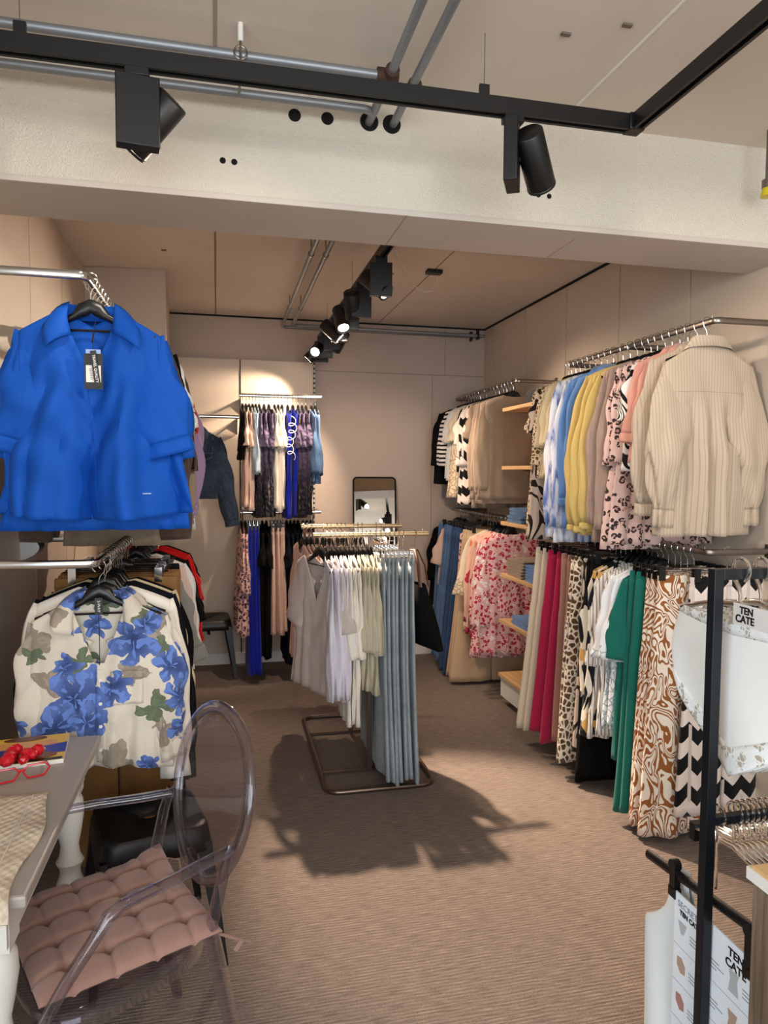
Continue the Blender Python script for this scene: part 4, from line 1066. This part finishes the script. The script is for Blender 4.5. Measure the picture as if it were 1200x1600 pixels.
for k in range(6):
    p = on_front(bv, 0, -.22 - k * .07, .008); G().cyl(p, p + Vector((0, -.004, 0)), .008, 12).build('button', M_STEEL, t)
patch(bv, -.19, .19, -.62, -.58, .004, n=24, m=3).build('waistband', denimd, t, solid=.002)
put_hanger('plastic', (-.24, 5.36, 2.01), math.radians(3), 'black hanger holding the dark denim jacket on the back wall', None)
t = thing('faceout_arm', 'short chrome arm sticking out from the back rail over the denim jacket', 'hanging arm', (-.24, 5.55, 2.01))
G().tube([(0, 0, 0), (0, -.24, -.01)], .010, .006, n=8).build('arm', M_CHROME, t)
tg = thing('swing_tag', 'small white price tag hanging before the dark denim jacket', 'price tag', (-.23, 5.27, 1.86))
G().box(-.012, .012, -.001, .001, -.07, 0).build('card', M_WHITE, tg, smooth=False); G().tube([(0, 0, 0), (0, .04, .14)], .001, n=5).build('cord', M_WHITE, tg)

# white script on the first deep blue tee (its edge faces the aisle)
t = thing('script_lettering', 'looping white script down the side of the deep blue tee on the back wall', 'lettering', (.485, 5.25, 1.88))
pp = []
for k in range(120):
    a = k / 119; pp.append((.030 * math.sin(a * 34) * (1 - .2 * a) + .012 * math.sin(a * 7), -.012, .10 - .28 * a + .022 * math.cos(a * 34)))
G().tube(pp, .0028, n=5).build('stroke', M_WHITE, t)

# ------------------------------------------------------------------ shelves on the right wall
def folded(name, label, loc, w, d, h, mat, rz=0, group=None, layers=2):
    t = thing(name, label, 'folded ' + ('jeans' if 'jean' in name else 'clothes'), loc, rz, group)
    hh = h / layers
    for k in range(layers):
        rows = []
        for i in range(9):
            x = -w / 2 + w * i / 8 + .004 * math.sin(k * 3)
            e = 1 - .08 * abs(i / 4 - 1) ** 3
            pr = []
            for j in range(20):
                a = 2 * PI * j / 20; c, s_ = math.cos(a), math.sin(a)
                pr.append((x, d / 2 * math.copysign(abs(c) ** .5, c) * e + .004 * math.sin(i + k * 2), hh * (k + .5) + hh * .5 * math.copysign(abs(s_) ** .7, s_) * (1 + .06 * math.sin(i * 1.7 + j))))
            rows.append(pr)
        g = G().grid(rows, closed_u=True); g.f.append(tuple(range(20))[::-1]); g.f.append(tuple(8 * 20 + q for q in range(20)))
        g.build('fold', mat, t)
    return t
for i, (z, lab) in enumerate(((2.02, 'top'), (1.63, 'second'), (1.255, 'third'), (.90, 'fourth'), (.585, 'fifth'), (.21, 'bottom'))):
    t = thing('wall_shelf', f'{lab} oak shelf board of the right wall bay between the rails', 'shelf', (1.84, 3.88, z), group=None)
    G().box(0, XR - 1.84, 0, .62, -.012, .012).build('board', M_OAK, t, smooth=False, bevel=.002)
    for yy in (.01, .60): G().prism([(.12, yy, -.012), (XR - 1.84, yy, -.012), (XR - 1.84, yy, -.06)], (0, .004, 0)).build('bracket', M_STEEL, t, smooth=False)
t = thing('plinth', 'cream kick board under the bottom oak shelf', 'plinth', (1.86, 3.88, 0))
G().box(0, XR - 1.87, 0, .62, .06, .19).build('board', M_WHITE, t, smooth=False)
dark = cloth('charcoal knit', '#3a3b3e')
folded('folded_sweater', 'charcoal folded knit on the top oak shelf', (2.02, 4.06, 2.032), .30, .30, .085, dark)
folded('folded_jeans', 'blue folded jeans lower in the pile on the third oak shelf', (2.0, 4.32, 1.267), .28, .26, .05, denimm)
folded('folded_jeans', 'blue folded jeans topmost on the third oak shelf', (2.01, 4.31, 1.317), .27, .25, .05, denimm, .1)
for k in range(3): folded('folded_trousers', ['lowest', 'middle', 'topmost'][k] + ' taupe folded trousers on the fourth oak shelf', (2.0, 4.30, .912 + k * .04), .28, .26, .04, taupe, .04 * k)
for k in range(3): folded('folded_jeans', ['lowest', 'middle', 'topmost'][k] + ' pale denim folded jeans beside taupe ones, fourth shelf', (2.0, 4.02, .912 + k * .036), .28, .24, .036, dblue, .03 * k)
folded('folded_jeans', 'single blue folded jeans on the fifth oak shelf', (2.0, 4.2, .597), .28, .30, .06, dblue)

# ------------------------------------------------------------------ mirror
t = thing('standing_mirror', 'tall narrow mirror with thin black frame leaning on the back wall', 'mirror', (1.225, 5.66, 0), rot=(math.radians(-10), 0, math.radians(-7.5)))
def rrect(x0, x1, z0, z1, r, n=6):
    pts = []
    for cx_, cz_, a0 in ((x1 - r, z1 - r, 0), (x0 + r, z1 - r, 90), (x0 + r, z0 + r, 180), (x1 - r, z0 + r, 270)):
        for k in range(n + 1): a = math.radians(a0 + 90 * k / n); pts.append((cx_ + r * math.cos(a), 0, cz_ + r * math.sin(a)))
    return pts
G().tube(rrect(-.18, .18, .01, 1.57, .03), .008, .012, n=8, up=(0, 1, 0), closed=True).build('frame', M_BLACK, t)
bmir = MB('mirror glass'); M_MIR = bmir.fin(lin('#e6e2da'), .01, 1.0)
G().add([(p[0], -.002, p[2]) for p in rrect(-.176, .176, .014, 1.566, .028)], [tuple(range(28))[::-1]]).build('glass', M_MIR, t, smooth=False, solid=.003)

# pink script on the left part of the back wall
t = thing('wall_script', 'faint red heart-like lips and script drawn on the back wall, seen under blue hems', 'wall decoration', (-.60, 5.89, 1.28))
sc_ = simple('faded red script', '#a2523f', .8); rdm = simple('dull red decal', '#8c2a25', .7)
G().tube([(.16 + .03 * math.cos(a), 0, .0 + .045 * math.sin(a)) for a in np.linspace(.6, 2 * PI + .6, 20)] + [(.21, 0, -.03), (.23, 0, .03), (.25, 0, .07)], .004, n=5).build('stroke', sc_, t)
n = 24; hp = [(.075 * (1.1 * math.sin(a) ** 3) - .0, 0, .075 * (.9 * math.cos(a) - .35 * math.cos(2 * a) - .13 * math.cos(3 * a))) for a in np.linspace(0, 2 * PI, n, endpoint=False)]
G().tube(hp, .012, .004, n=6, up=(0, 1, 0), closed=True).build('heart_outline', rdm, t, loc=(-.03, 0, .08))
G().add([(p[0] * .7, .002, p[2] * .7) for p in hp], [tuple(range(n))]).build('heart_fill', rdm, t, smooth=False, loc=(-.03, 0, .08), solid=.002)

# ------------------------------------------------------------------ metal stools
def stool(label, loc, rz, S=.165, H=.455):
    t = thing('metal_stool', label, 'stool', loc, rz, 'black metal stools')
    rows = []
    def sq(s, z, r=.05, n=5):
        out = []
        for sx, sy, a0 in ((1, 1, 0), (-1, 1, 90), (-1, -1, 180), (1, -1, 270)):
            for k in range(n + 1):
                a = math.radians(a0 + 90 * k / n); out.append((sx * (s - r) + r * math.cos(a), sy * (s - r) + r * math.sin(a), z))
        return out
    rows = [sq(.02, H - .006, .015), sq(S * .85, H - .005), sq(S * .95, H), sq(S, H - .008), sq(S + .006, H - .04), sq(S + .012, H - .075)]
    G().grid(rows, closed_u=True).build('seat', M_BLACK, t, solid=.003)
    G().tube([(-.035, 0, H - .002), (.035, 0, H - .002)], .012, .003, n=10, up=(0, 0, 1)).build('hand_hole', M_DARKHOLE, t)
    for sx in (-1, 1):
        for sy in (-1, 1):
            g = G(); a = S + .004; f_ = S + .045; w1 = .05; w2 = .02
            g.prism([(sx * a, sy * a, H - .05), (sx * (a - w1), sy * a, H - .05), (sx * (f_ - w2), sy * f_, 0), (sx * f_, sy * f_, 0)], (0, -sy * .003, 0))
            g.prism([(sx * a, sy * a, H - .05), (sx * a, sy * (a - w1), H - .05), (sx * f_, sy * (f_ - w2), 0), (sx * f_, sy * f_, 0)], (-sx * .003, 0, 0))
            g.build('leg', M_BLACK, t, smooth=False)
    for sx, sy in ((1, 0), (0, 1)):
        G().tube([(-(S + .01) * (sx) , -(S + .01) * sy, H - .10), ((S + .01) * sx, (S + .01) * sy, H - .10)], .012, .003, n=6).build('brace', M_BLACK, t)
    return t
stool('black metal stool under the flowered shirts beside the clear chair', (-.25, 2.40, 0), math.radians(14))
stool('black metal stool against the back wall beside the paisley blouse', (-.13, 5.62, 0), math.radians(4))

# ------------------------------------------------------------------ table
t = thing('side_table', 'grey painted console table with cream turned legs at the lower left', 'table', (-.615, 1.9, 0))
g = G().box(-.23, .23, -.44, .43, .735, .762); g.build('table_top', M_TABLE, t, smooth=False, bevel=.006)
G().box(-.21, .185, -.41, .40, .635, .735).build('apron', M_LEG, t, smooth=False)
prof = [(.0, .0), (.022, .0), (.026, .03), (.020, .07), (.034, .11), (.03, .15), (.024, .18), (.036, .24), (.042, .30), (.040, .34), (.030, .37), (.030, .39), (.040, .41), (.030, .43), (.026, .46), (.034, .50), (.043, .56), (.040, .60), (.030, .62), (.030, .64)]
for x in (-.17, .15):
    for y in (-.36, .34): G().lathe(prof, 28, (x, y)).box(x - .036, x + .036, y - .036, y + .036, .62, .736).build('leg', M_LEG, t)
# quilted cloth
b = MB('quilted cream cloth'); X, Y, Z = b.xyz()
qx = b.m_('ABSOLUTE', b.m_('SUBTRACT', b.m_('FRACT', b.m_('MULTIPLY', b.m_('ADD', X, Y), 38)), .5)); qy = b.m_('ABSOLUTE', b.m_('SUBTRACT', b.m_('FRACT', b.m_('MULTIPLY', b.m_('SUBTRACT', X, Y), 38)), .5))
b.bump(b.m_('ADD', b.m_('ADD', qx, qy), b.noise(60, 2)), .7, .004); M_QUILT = b.fin(b.mix(b.ramp(b.noise(14, 4), .3, .7), lin('#e0d2bd'), lin('#bfae98')), .9)
t = thing('quilted_runner', 'cream quilted cloth lying on the near end of the grey table', 'table cloth', (0, 0, 0))
rows = []
for i in range(21):
    y = 1.415 + .505 * i / 20; rows.append([(-.85 + (.415 + .0 * i) * j / 12 - .012 * math.sin(i * .4) * (j == 12) - (.03 * (1 - i / 20)) * (j / 12) * -1, y, .7665 + .002 * math.sin(i * 1.3 + j) - (.03 if i == 0 else .008 if i == 1 else 0)) for j in range(13)])
G().grid(rows).build('cloth', M_QUILT, t, solid=.006)
G().tube([(-.478, 1.90, .7715), (-.46, 1.45, .7715)], .0012, n=5).build('stitch_line', M_WHITE, t)

# magazine
t = thing('magazine', 'colourful illustrated magazine lying at the far end of the grey table', 'magazine', (-.465, 2.225, .7625), math.radians(7))
G().box(-.30, 0, -.105, .105, 0, .012).build('pages', M_WHITE, t, smooth=False)
def cover(name, col, poly, z): return G().prism([(x, y, z) for x, y in poly], (0, 0, .0004)).build(name, simple('print ' + col, col, .35), t, smooth=False)
cover('cover', '#e3b93f', [(-.30, -.105), (0, -.105), (0, .105), (-.30, .105)], .012)
cover('cover_band', '#d99a5c', [(-.30, .0), (-.03, .02), (-.03, .06), (-.30, .07)], .0126)
cover('cover_band', '#37409a', [(-.30, -.045), (0, -.05), (0, .03), (-.05, .015), (-.30, .0)], .013)
cover('cover_shape', '#e59a76', [(-.10 + .045 * math.cos(a), -.012 + .030 * math.sin(a)) for a in np.linspace(0, 2 * PI, 20, endpoint=False)], .0135)
cover('cover_shape', '#7c4024', [(-.085 + .065 * math.cos(a), -.062 + .026 * math.sin(a)) for a in np.linspace(0, 2 * PI, 24, endpoint=False)], .014)
cover('cover_shape', '#5b2a1c', [(-.12 + .06 * math.cos(a), .085 + .018 * math.sin(a)) for a in np.linspace(0, 2 * PI, 24, endpoint=False)], .0135)
cover('cover_strip', '#15110f', [(-.30, -.105), (-.004, -.105), (-.004, -.09), (-.30, -.088)], .0145)
# red eyeglasses and red bead cluster
M_RED = simple('glossy red acetate', '#c21020', .15)
q = ray_pt(32, 1203, .79); t = thing('eyeglasses', 'red angular eyeglasses lying on the grey table before the magazine', 'glasses', (float(q[0]), float(q[1]), .763), math.radians(20))
hexl = [(-.032, 0, .018), (-.02, 0, .034), (.022, 0, .034), (.034, 0, .02), (.02, 0, .0), (-.02, 0, -.0)]
for s in (-1, 1): G().tube([(p[0] + s * .037, p[1] - .008, p[2] + .004) for p in hexl], .0028, n=6, closed=True).build('lens_rim', M_RED, t)
G().tube([(-.008, -.008, .028), (.008, -.008, .028)], .003, n=6).build('bridge', M_RED, t)
for s in (-1, 1): G().tube([(s * .07, -.006, .026), (s * .071, .05, .016), (s * .066, .11, .006), (s * .06, .13, .004)], .002, .003, n=6).build('temple', M_RED, t)
t = thing('bead_necklace', 'glossy red translucent bead necklace heaped on the magazine', 'necklace', (-.60, 2.125, .778))
rr = random.Random(3)
for k in range(16):
    a = k / 16 * 2 * PI; x, y = .075 * math.cos(a) + rr.uniform(-.02, .02), .035 * math.sin(a) + rr.uniform(-.012, .012); r0 = rr.uniform(.012, .020)
    g = G().lathe([(.001, -r0), (r0 * .8, -r0 * .5), (r0, 0), (r0 * .8, r0 * .5), (.001, r0)], 7).xf(Matrix.Translation((x, y, r0 * .9)) @ Euler((rr.uniform(0, 3), rr.uniform(0, 3), 0)).to_matrix().to_4x4()); g.build('bead', M_RED, t, smooth=False)

# ------------------------------------------------------------------ clear polycarbonate armchair
t = thing('armchair', 'clear polycarbonate oval-back armchair with a dusty pink cushion pulled to the table', 'chair', (-.295, 1.80, 0), math.radians(115))
rg = []; nR = 44
for k in range(nR):
    a = 2 * PI * k / nR; z = .735 + .215 * math.sin(a); lean = -.235 - .09 * (z - .52) / .43
    rg.append((.215 * math.cos(a) * (1 + .04 * math.sin(a)), lean - .02 * (math.cos(a) ** 2 - 1) * .0 - .02 * (1 - math.cos(a) ** 2) * 0, z))
G().tube(rg, .017, .011, n=10, up=(0, 1, 0), closed=True, p=.8).build('back_ring', M_CLEAR, t)
rows = []
for i, q in enumerate((.03, .2, .4, .6, .8, .93)):
    rows.append([(p[0] * q, p[1] * q + (-.28) * (1 - q) - .012 * (1 - q * q), .735 + (p[2] - .735) * q) for p in rg])
g = G().grid(rows, closed_u=True); g.f.append(tuple(range(nR))[::-1]); g.build('backrest', M_SHEET, t, solid=.004)
seatp = []
for k in range(40):
    a = 2 * PI * k / 40; c, s_ = math.cos(a), math.sin(a); x = math.copysign(abs(c) ** .55, c); y = math.copysign(abs(s_) ** .55, s_)
    seatp.append((x * (.215 + .035 * y), y * .215 + .0, 0))
rows = [[(p[0] * q, p[1] * q, z) for p in seatp] for q, z in ((.02, .452), (.6, .452), (.93, .456), (1.0, .450), (1.01, .40))]
G().grid(rows, closed_u=True).build('seat', M_CLEAR, t, solid=.008)
for s in (-1, 1):
    G().tube([(s * .195, -.245, .665), (s * .215, -.16, .665), (s * .245, -.05, .668), (s * .262, .04, .668), (s * .268, .07, .655), (s * .262, .10, .61), (s * .252, .15, .54), (s * .242, .19, .47), (s * .238, .205, .42)], .016, .011, n=10, up=(0, 0, 1), p=.7).build('armrest', M_CLEAR, t)
    G().tube([(s * .195, -.19, .47), (s * .200, -.225, .62), (s * .196, -.245, .68)], [.018, .016, .012], [.014, .013, .01], n=8, p=.7).build('back_post', M_CLEAR, t)
    G().tube([(s * .19, -.19, .49), (s * .205, -.205, .40), (s * .225, -.24, .20), (s * .25, -.28, 0)], [.022, .021, .018, .014], [.018, .018, .015, .012], n=8, p=.7).build('leg', M_CLEAR, t)
    G().tube([(s * .235, .20, .455), (s * .238, .21, .36), (s * .235, .215, .18), (s * .23, .225, 0)], [.024, .020, .016, .013], [.02, .018, .014, .012], n=8, p=.7).build('leg', M_CLEAR, t)
t = thing('seat_cushion', 'dusty pink tufted cushion tied onto the clear armchair', 'cushion', (-.285, 1.80, .458), math.radians(115))
b = MB('dusty pink velvet'); b.bump(b.noise(260, 2), .3, .002); M_CUSH = b.fin(b.mix(b.noise(8, 3), lin('#9c7768'), lin('#87655a')), .95, sheen=.3)
tf = [(x, y) for x in (-.14, -.045, .05, .145) for y in (-.135, -.045, .045, .135)]
def cz_(x, y, top):
    ex = max(0, 1 - (abs(x) / .212) ** 6); ey = max(0, 1 - (abs(y) / .205) ** 6); h = .030 * (ex * ey) ** .5
    if top:
        for tx, ty in tf: h -= .017 * math.exp(-((x - tx) ** 2 + (y - ty) ** 2) / .00022)
        for tx in (-.14, -.045, .05, .145): h -= .008 * math.exp(-((x - tx) / .007) ** 2)
        for ty in (-.135, -.045, .045, .135): h -= .008 * math.exp(-((y - ty) / .007) ** 2)
        h += .035 * max(0, (x - .1) / .11) * max(0, (-y - .1) / .1)
    return h
nn = 64; top = [[(-.212 + .424 * i / nn, -.205 + .41 * j / nn, .024 + cz_(-.212 + .424 * i / nn, -.205 + .41 * j / nn, True)) for j in range(nn + 1)] for i in range(nn + 1)]
bot = [[(p[0], p[1], max(.001, .024 - (p[2] - .024) * .6 if p[2] > .024 else .002)) for p in r_] for r_ in top]
g = G().grid(top).grid([[(p[0], p[1], min(.022, .004 + .02 * max((abs(p[0]) / .212) ** 6, (abs(p[1]) / .205) ** 6))) for p in r_] for r_ in top])
g.build('pad', M_CUSH, t)
for tx, ty in tf: G().lathe([(.001, .003), (.006, .001), (.007, -.003)], 10).build('button', M_CUSH, t, loc=(tx, ty, .026 + cz_(tx, ty, True)))
for s in (-1, 1): G().tube([(s * .19, -.195, .012), (s * .225, -.235, .0), (s * .23, -.27, -.02), (s * .20, -.262, -.03), (s * .185, -.25, -.06)], .006, .0015, n=6).build('tie', M_CUSH, t)

# ------------------------------------------------------------------ black stand at the right with lingerie
t = thing('clothes_stand', 'dark square-tube stand at the right edge holding white lingerie', 'clothes stand', (.985, 1.25, 0))
G().box(-.011, .011, -.011, .011, 0, 1.405).build('upright', M_NAVYMETAL, t, smooth=False, bevel=.001)
G().box(.011, .75, -.011, .011, 1.383, 1.405).build('top_bar', M_NAVYMETAL, t, smooth=False, bevel=.001)
G().box(.011, .75, -.009, .009, .865, .883).build('lower_bar', M_NAVYMETAL, t, smooth=False, bevel=.001)
G().box(.75, .772, -.011, .011, 0, 1.405).build('upright', M_NAVYMETAL, t, smooth=False)
G().box(-.011, .772, -.2, -.18, 0, .02).box(-.011, .011, -.2, .2, 0, .02).box(.75, .772, -.2, .2, 0, .02).build('foot_frame', M_NAVYMETAL, t, smooth=False)
ling = cloth('ivory satin', '#f6f6f0', rough=.45, weave=False); llace = cloth('ivory lace', '#e8e8e2', 'embro', '#b8b2a2'); 
def lace_mat():
    b = MB('lace'); e = b.vor(70, 'DISTANCE_TO_EDGE', warp(b, .02, 25)); f = b.ramp(e, .04, .12); n = b.m_('GREATER_THAN', b.noise(40, 2), .52)
    b.bump(e, .5, .002); return b.fin(b.mix(b.m_('MULTIPLY', f, n), lin('#e9ebe8'), lin('#b5aa98')), .8)
M_LACE = lace_mat()
for i, xx in enumerate((1.045, 1.095, 1.15)):
    nm = ['nearest the upright', 'in the middle', 'furthest right'][i]
    h = thing('clear_hanger', f'clear plastic hanger on the dark stand, {nm}', 'hanger', (xx, 1.25, 1.405), math.radians(90 - 4 * i), 'clear hangers on the dark stand')
    hp = [(p[0] * 1.15, p[1], p[2] * 1.2 - .004) for p in hook_pts(.05, .020)]
    G().tube(hp, .0042, n=8).build('hook', M_CLEARH, h)
    G().tube([(-.19, 0, -.115), (-.1, 0, -.09), (0, 0, -.075), (.1, 0, -.09), (.19, 0, -.115)], .006, n=8).tube([(-.19, 0, -.115), (.19, 0, -.115)], .004, n=8).build('body', M_CLEARH, h)
    s_ = thing('bodysuit', f'ivory lace-trimmed bodysuit on the dark stand, {nm}', 'lingerie', (xx, 1.25, 1.405), math.radians(90 - 4 * i), 'ivory bodysuits on the dark stand')
    N = 60; th = np.linspace(0, 2 * PI, N, endpoint=False); cx = np.sign(np.cos(th)) * np.abs(np.cos(th)) ** .8; rows = []
    for k in range(22):
        v = k / 21; W_ = .19 + .03 * math.sin(PI * v); zb = -.29 - .15 * (1 - np.abs(cx)) ** .8
        rows.append(np.stack([W_ * cx, .012 * np.sin(th) + .006 * np.sin(5 * cx + 3 * v + i) * (v + .1), -.115 + (zb + .115) * v], 1))
    G().grid(rows, closed_u=True).build('body', ling, s_, solid=.001)
    G().grid([r_ * np.array([1.012, 1.1, 1]) + np.array([0, 0, -.001]) for r_ in rows[-5:]], closed_u=True).build('lace_trim', M_LACE, s_, solid=.001)
    G().grid([r_ * np.array([1.006, 1.1, 1]) + np.array([0, 0, .006]) for r_ in rows[:3]], closed_u=True).build('waist_lace', M_LACE, s_, solid=.001)
    if i == 0:
        tg = thing('size_tag', 'clear tag with black lettering on the bodysuit nearest the upright', 'tag', (xx - .024, 1.19, 1.315), math.radians(-90))
        G().box(-.05, .05, -.0005, .0005, -.022, .022).build('card', simple('clear tag card', '#dfd9d2', .2), tg, smooth=False)
        text('TEN', .020, 'lettering', M_BLACK, tg, (-.012, -.0012, .009), (PI / 2, 0, 0), bold=.0006); text('CATE', .021, 'lettering', M_BLACK, tg, (-.016, -.0012, -.009), (PI / 2, 0, 0), bold=.0006)
# empty clear hangers on the lower bar
for k in range(20):
    xx = 1.05 + k * .0135
    h = thing('clear_hanger', ('clear clip hanger in the packed row on the lower bar, ' + ('left end' if k < 3 else 'right end' if k > 16 else 'middle')), 'hanger', (xx, 1.25, .883), math.radians(90 + (k % 3) - 1), 'clear clip hangers packed on the lower bar')
    G().tube([(p[0] * 1.1, p[1], p[2] * 1.1) for p in hook_pts(.04, .021)], .0035, n=7).build('hook', M_CLEARH, h)
    G().tube([(-.15, 0, -.10), (0, 0, -.075), (.15, 0, -.10)], .006, .004, n=6).build('bar', M_CLEARH, h)
    for s in (-1, 1): G().box(s * .13 - .01, s * .13 + .01, -.006, .006, -.125, -.085).build('clip', M_PLAS, h)
# colour chart and the bar that carries it
h = thing('clip_hanger', 'black bar hanger with clips carrying the white product chart', 'hanger', (1.010, 1.25, .883), math.radians(90))
G().tube([(-.17, .0, -.17), (.24, .0, -.215)], .009, .012, n=8).build('bar', M_PLAS, h)
G().tube(hook_pts(.14), .003, n=6).build('hook', M_CLEARH, h)
for x in (.13, -.11): G().box(x - .009, x + .009, -.004, .012, -.235 - (.0 if x > 0 else .02), -.175).box(x - .013, x + .013, -.004, .012, -.255 - (.0 if x > 0 else .02), -.232 - (.0 if x > 0 else .02)).cyl((x, -.004, -.18), (x, .014, -.18), .013, 12).build('clip', M_PLAS, h)
t = thing('product_chart', 'white board with rows of coloured underwear swatches on the dark stand', 'sign', (1.002, 1.25, .65), math.radians(-90))
G().box(-.12, .20, -.0015, .0015, -.62, .0).build('board', simple('white card', '#eef5fa', .35), t, smooth=False)
text('SECRETS', .020, 'lettering', simple('grey ink', '#8a9096', .6), t, (-.070, -.0022, -.022), (PI / 2, 0, 0))
text('TEN CATE', .015, 'lettering', M_BLACK, t, (-.066, -.0022, -.040), (PI / 2, 0, 0), bold=.0006)
text('TEN\nCATE', .024, 'lettering', M_BLACK, t, (.078, -.0022, -.035), (PI / 2, 0, 0), bold=.0006)
cols = ['#b9bcbc', '#b59a86', '#b08078', '#a4776a', '#1b2a2e', '#7c2a30']
for r_i, c in enumerate(cols):
    z = -.075 - r_i * .085
    sw = simple('swatch ' + c, c, .6)
    if r_i == 0: pl = [(-.105, z + .015), (-.075, z + .015), (-.085, z - .012), (-.095, z - .012)]
    else: pl = [(-.105, z + .015), (-.09, z + .018), (-.077, z + .005), (-.077, z - .014), (-.092, z - .018), (-.105, z - .004)]
    G().prism([(x, -.002, zz) for x, zz in pl], (0, -.0006, 0)).build('swatch', sw, t, smooth=False)
    pl = [(.060, z + .018), (.087, z + .018), (.083, z), (.088, z - .028), (.059, z - .028), (.064, z)]
    G().prism([(x, -.002, zz) for x, zz in pl], (0, -.0006, 0)).build('swatch', sw, t, smooth=False)
    ink = simple('grey ink', '#8a9096', .6); g = G()
    for bx in (-.065, .0, .098):
        for q, ln in enumerate((.03, .045, .022)): g.box(bx, bx + ln, -.0021, -.0016, z - q * .008, z - q * .008 + .002)
    g.box(-.12, .20, -.0021, -.0017, z - .045, z - .0443)
    g.build('print_line', ink, t, smooth=False)
# white tank top beside it
t = thing('tank_top', 'white sleeveless top hanging behind the product chart at the dark stand', 'tank top', (1.035, 1.25, .883), math.radians(90))
rs = np.random.RandomState(77)
N = 64; th = np.linspace(0, 2 * PI, N, endpoint=False); cx = np.sign(np.cos(th)) * np.abs(np.cos(th)) ** .75; rows = []
for k in range(44):
    v = k / 43; zo = -.20 - .62 * v; e = np.clip((-.20 - zo - .07) / .12, 0, 1); W_ = .185 + .092 * e ** 2.2
    zt = np.where(np.abs(cx) < .62, -.20 - .16 * (1 - (np.abs(cx) / .62) ** 2) ** .5, -.20)
    z_ = zt + (-.82 - zt) * v
    rows.append(np.stack([W_ * cx, .02 * np.sin(th) * (.3 + v) + .010 * v * np.sin(8 * cx + 2 * v) + .006 * np.sin(14 * cx + 5 * v) * v, z_], 1))
b = G().grid(rows, closed_u=True)
b.build('body', cloth('white rib cotton', '#f0f5f5', weave=False), t, solid=.0015)
# display counter
t = thing('display_counter', 'weathered oak counter corner with a white top edge at the lower right', 'counter', (.93, 1.055, -.012))
G().box(0, .7, -.7, 0, 0, .875).build('cabinet', M_GREYOAK, t, smooth=False, bevel=.002)
G().box(-.006, .7, -.7, .006, .877, .905).build('counter_top', M_OAK, t, smooth=False, bevel=.006)
G().box(-.008, -.005, -.7, .006, .879, .901).box(-.008, .7, .006, .008, .879, .901).build('top_edge_band', M_WHITE, t, smooth=False)
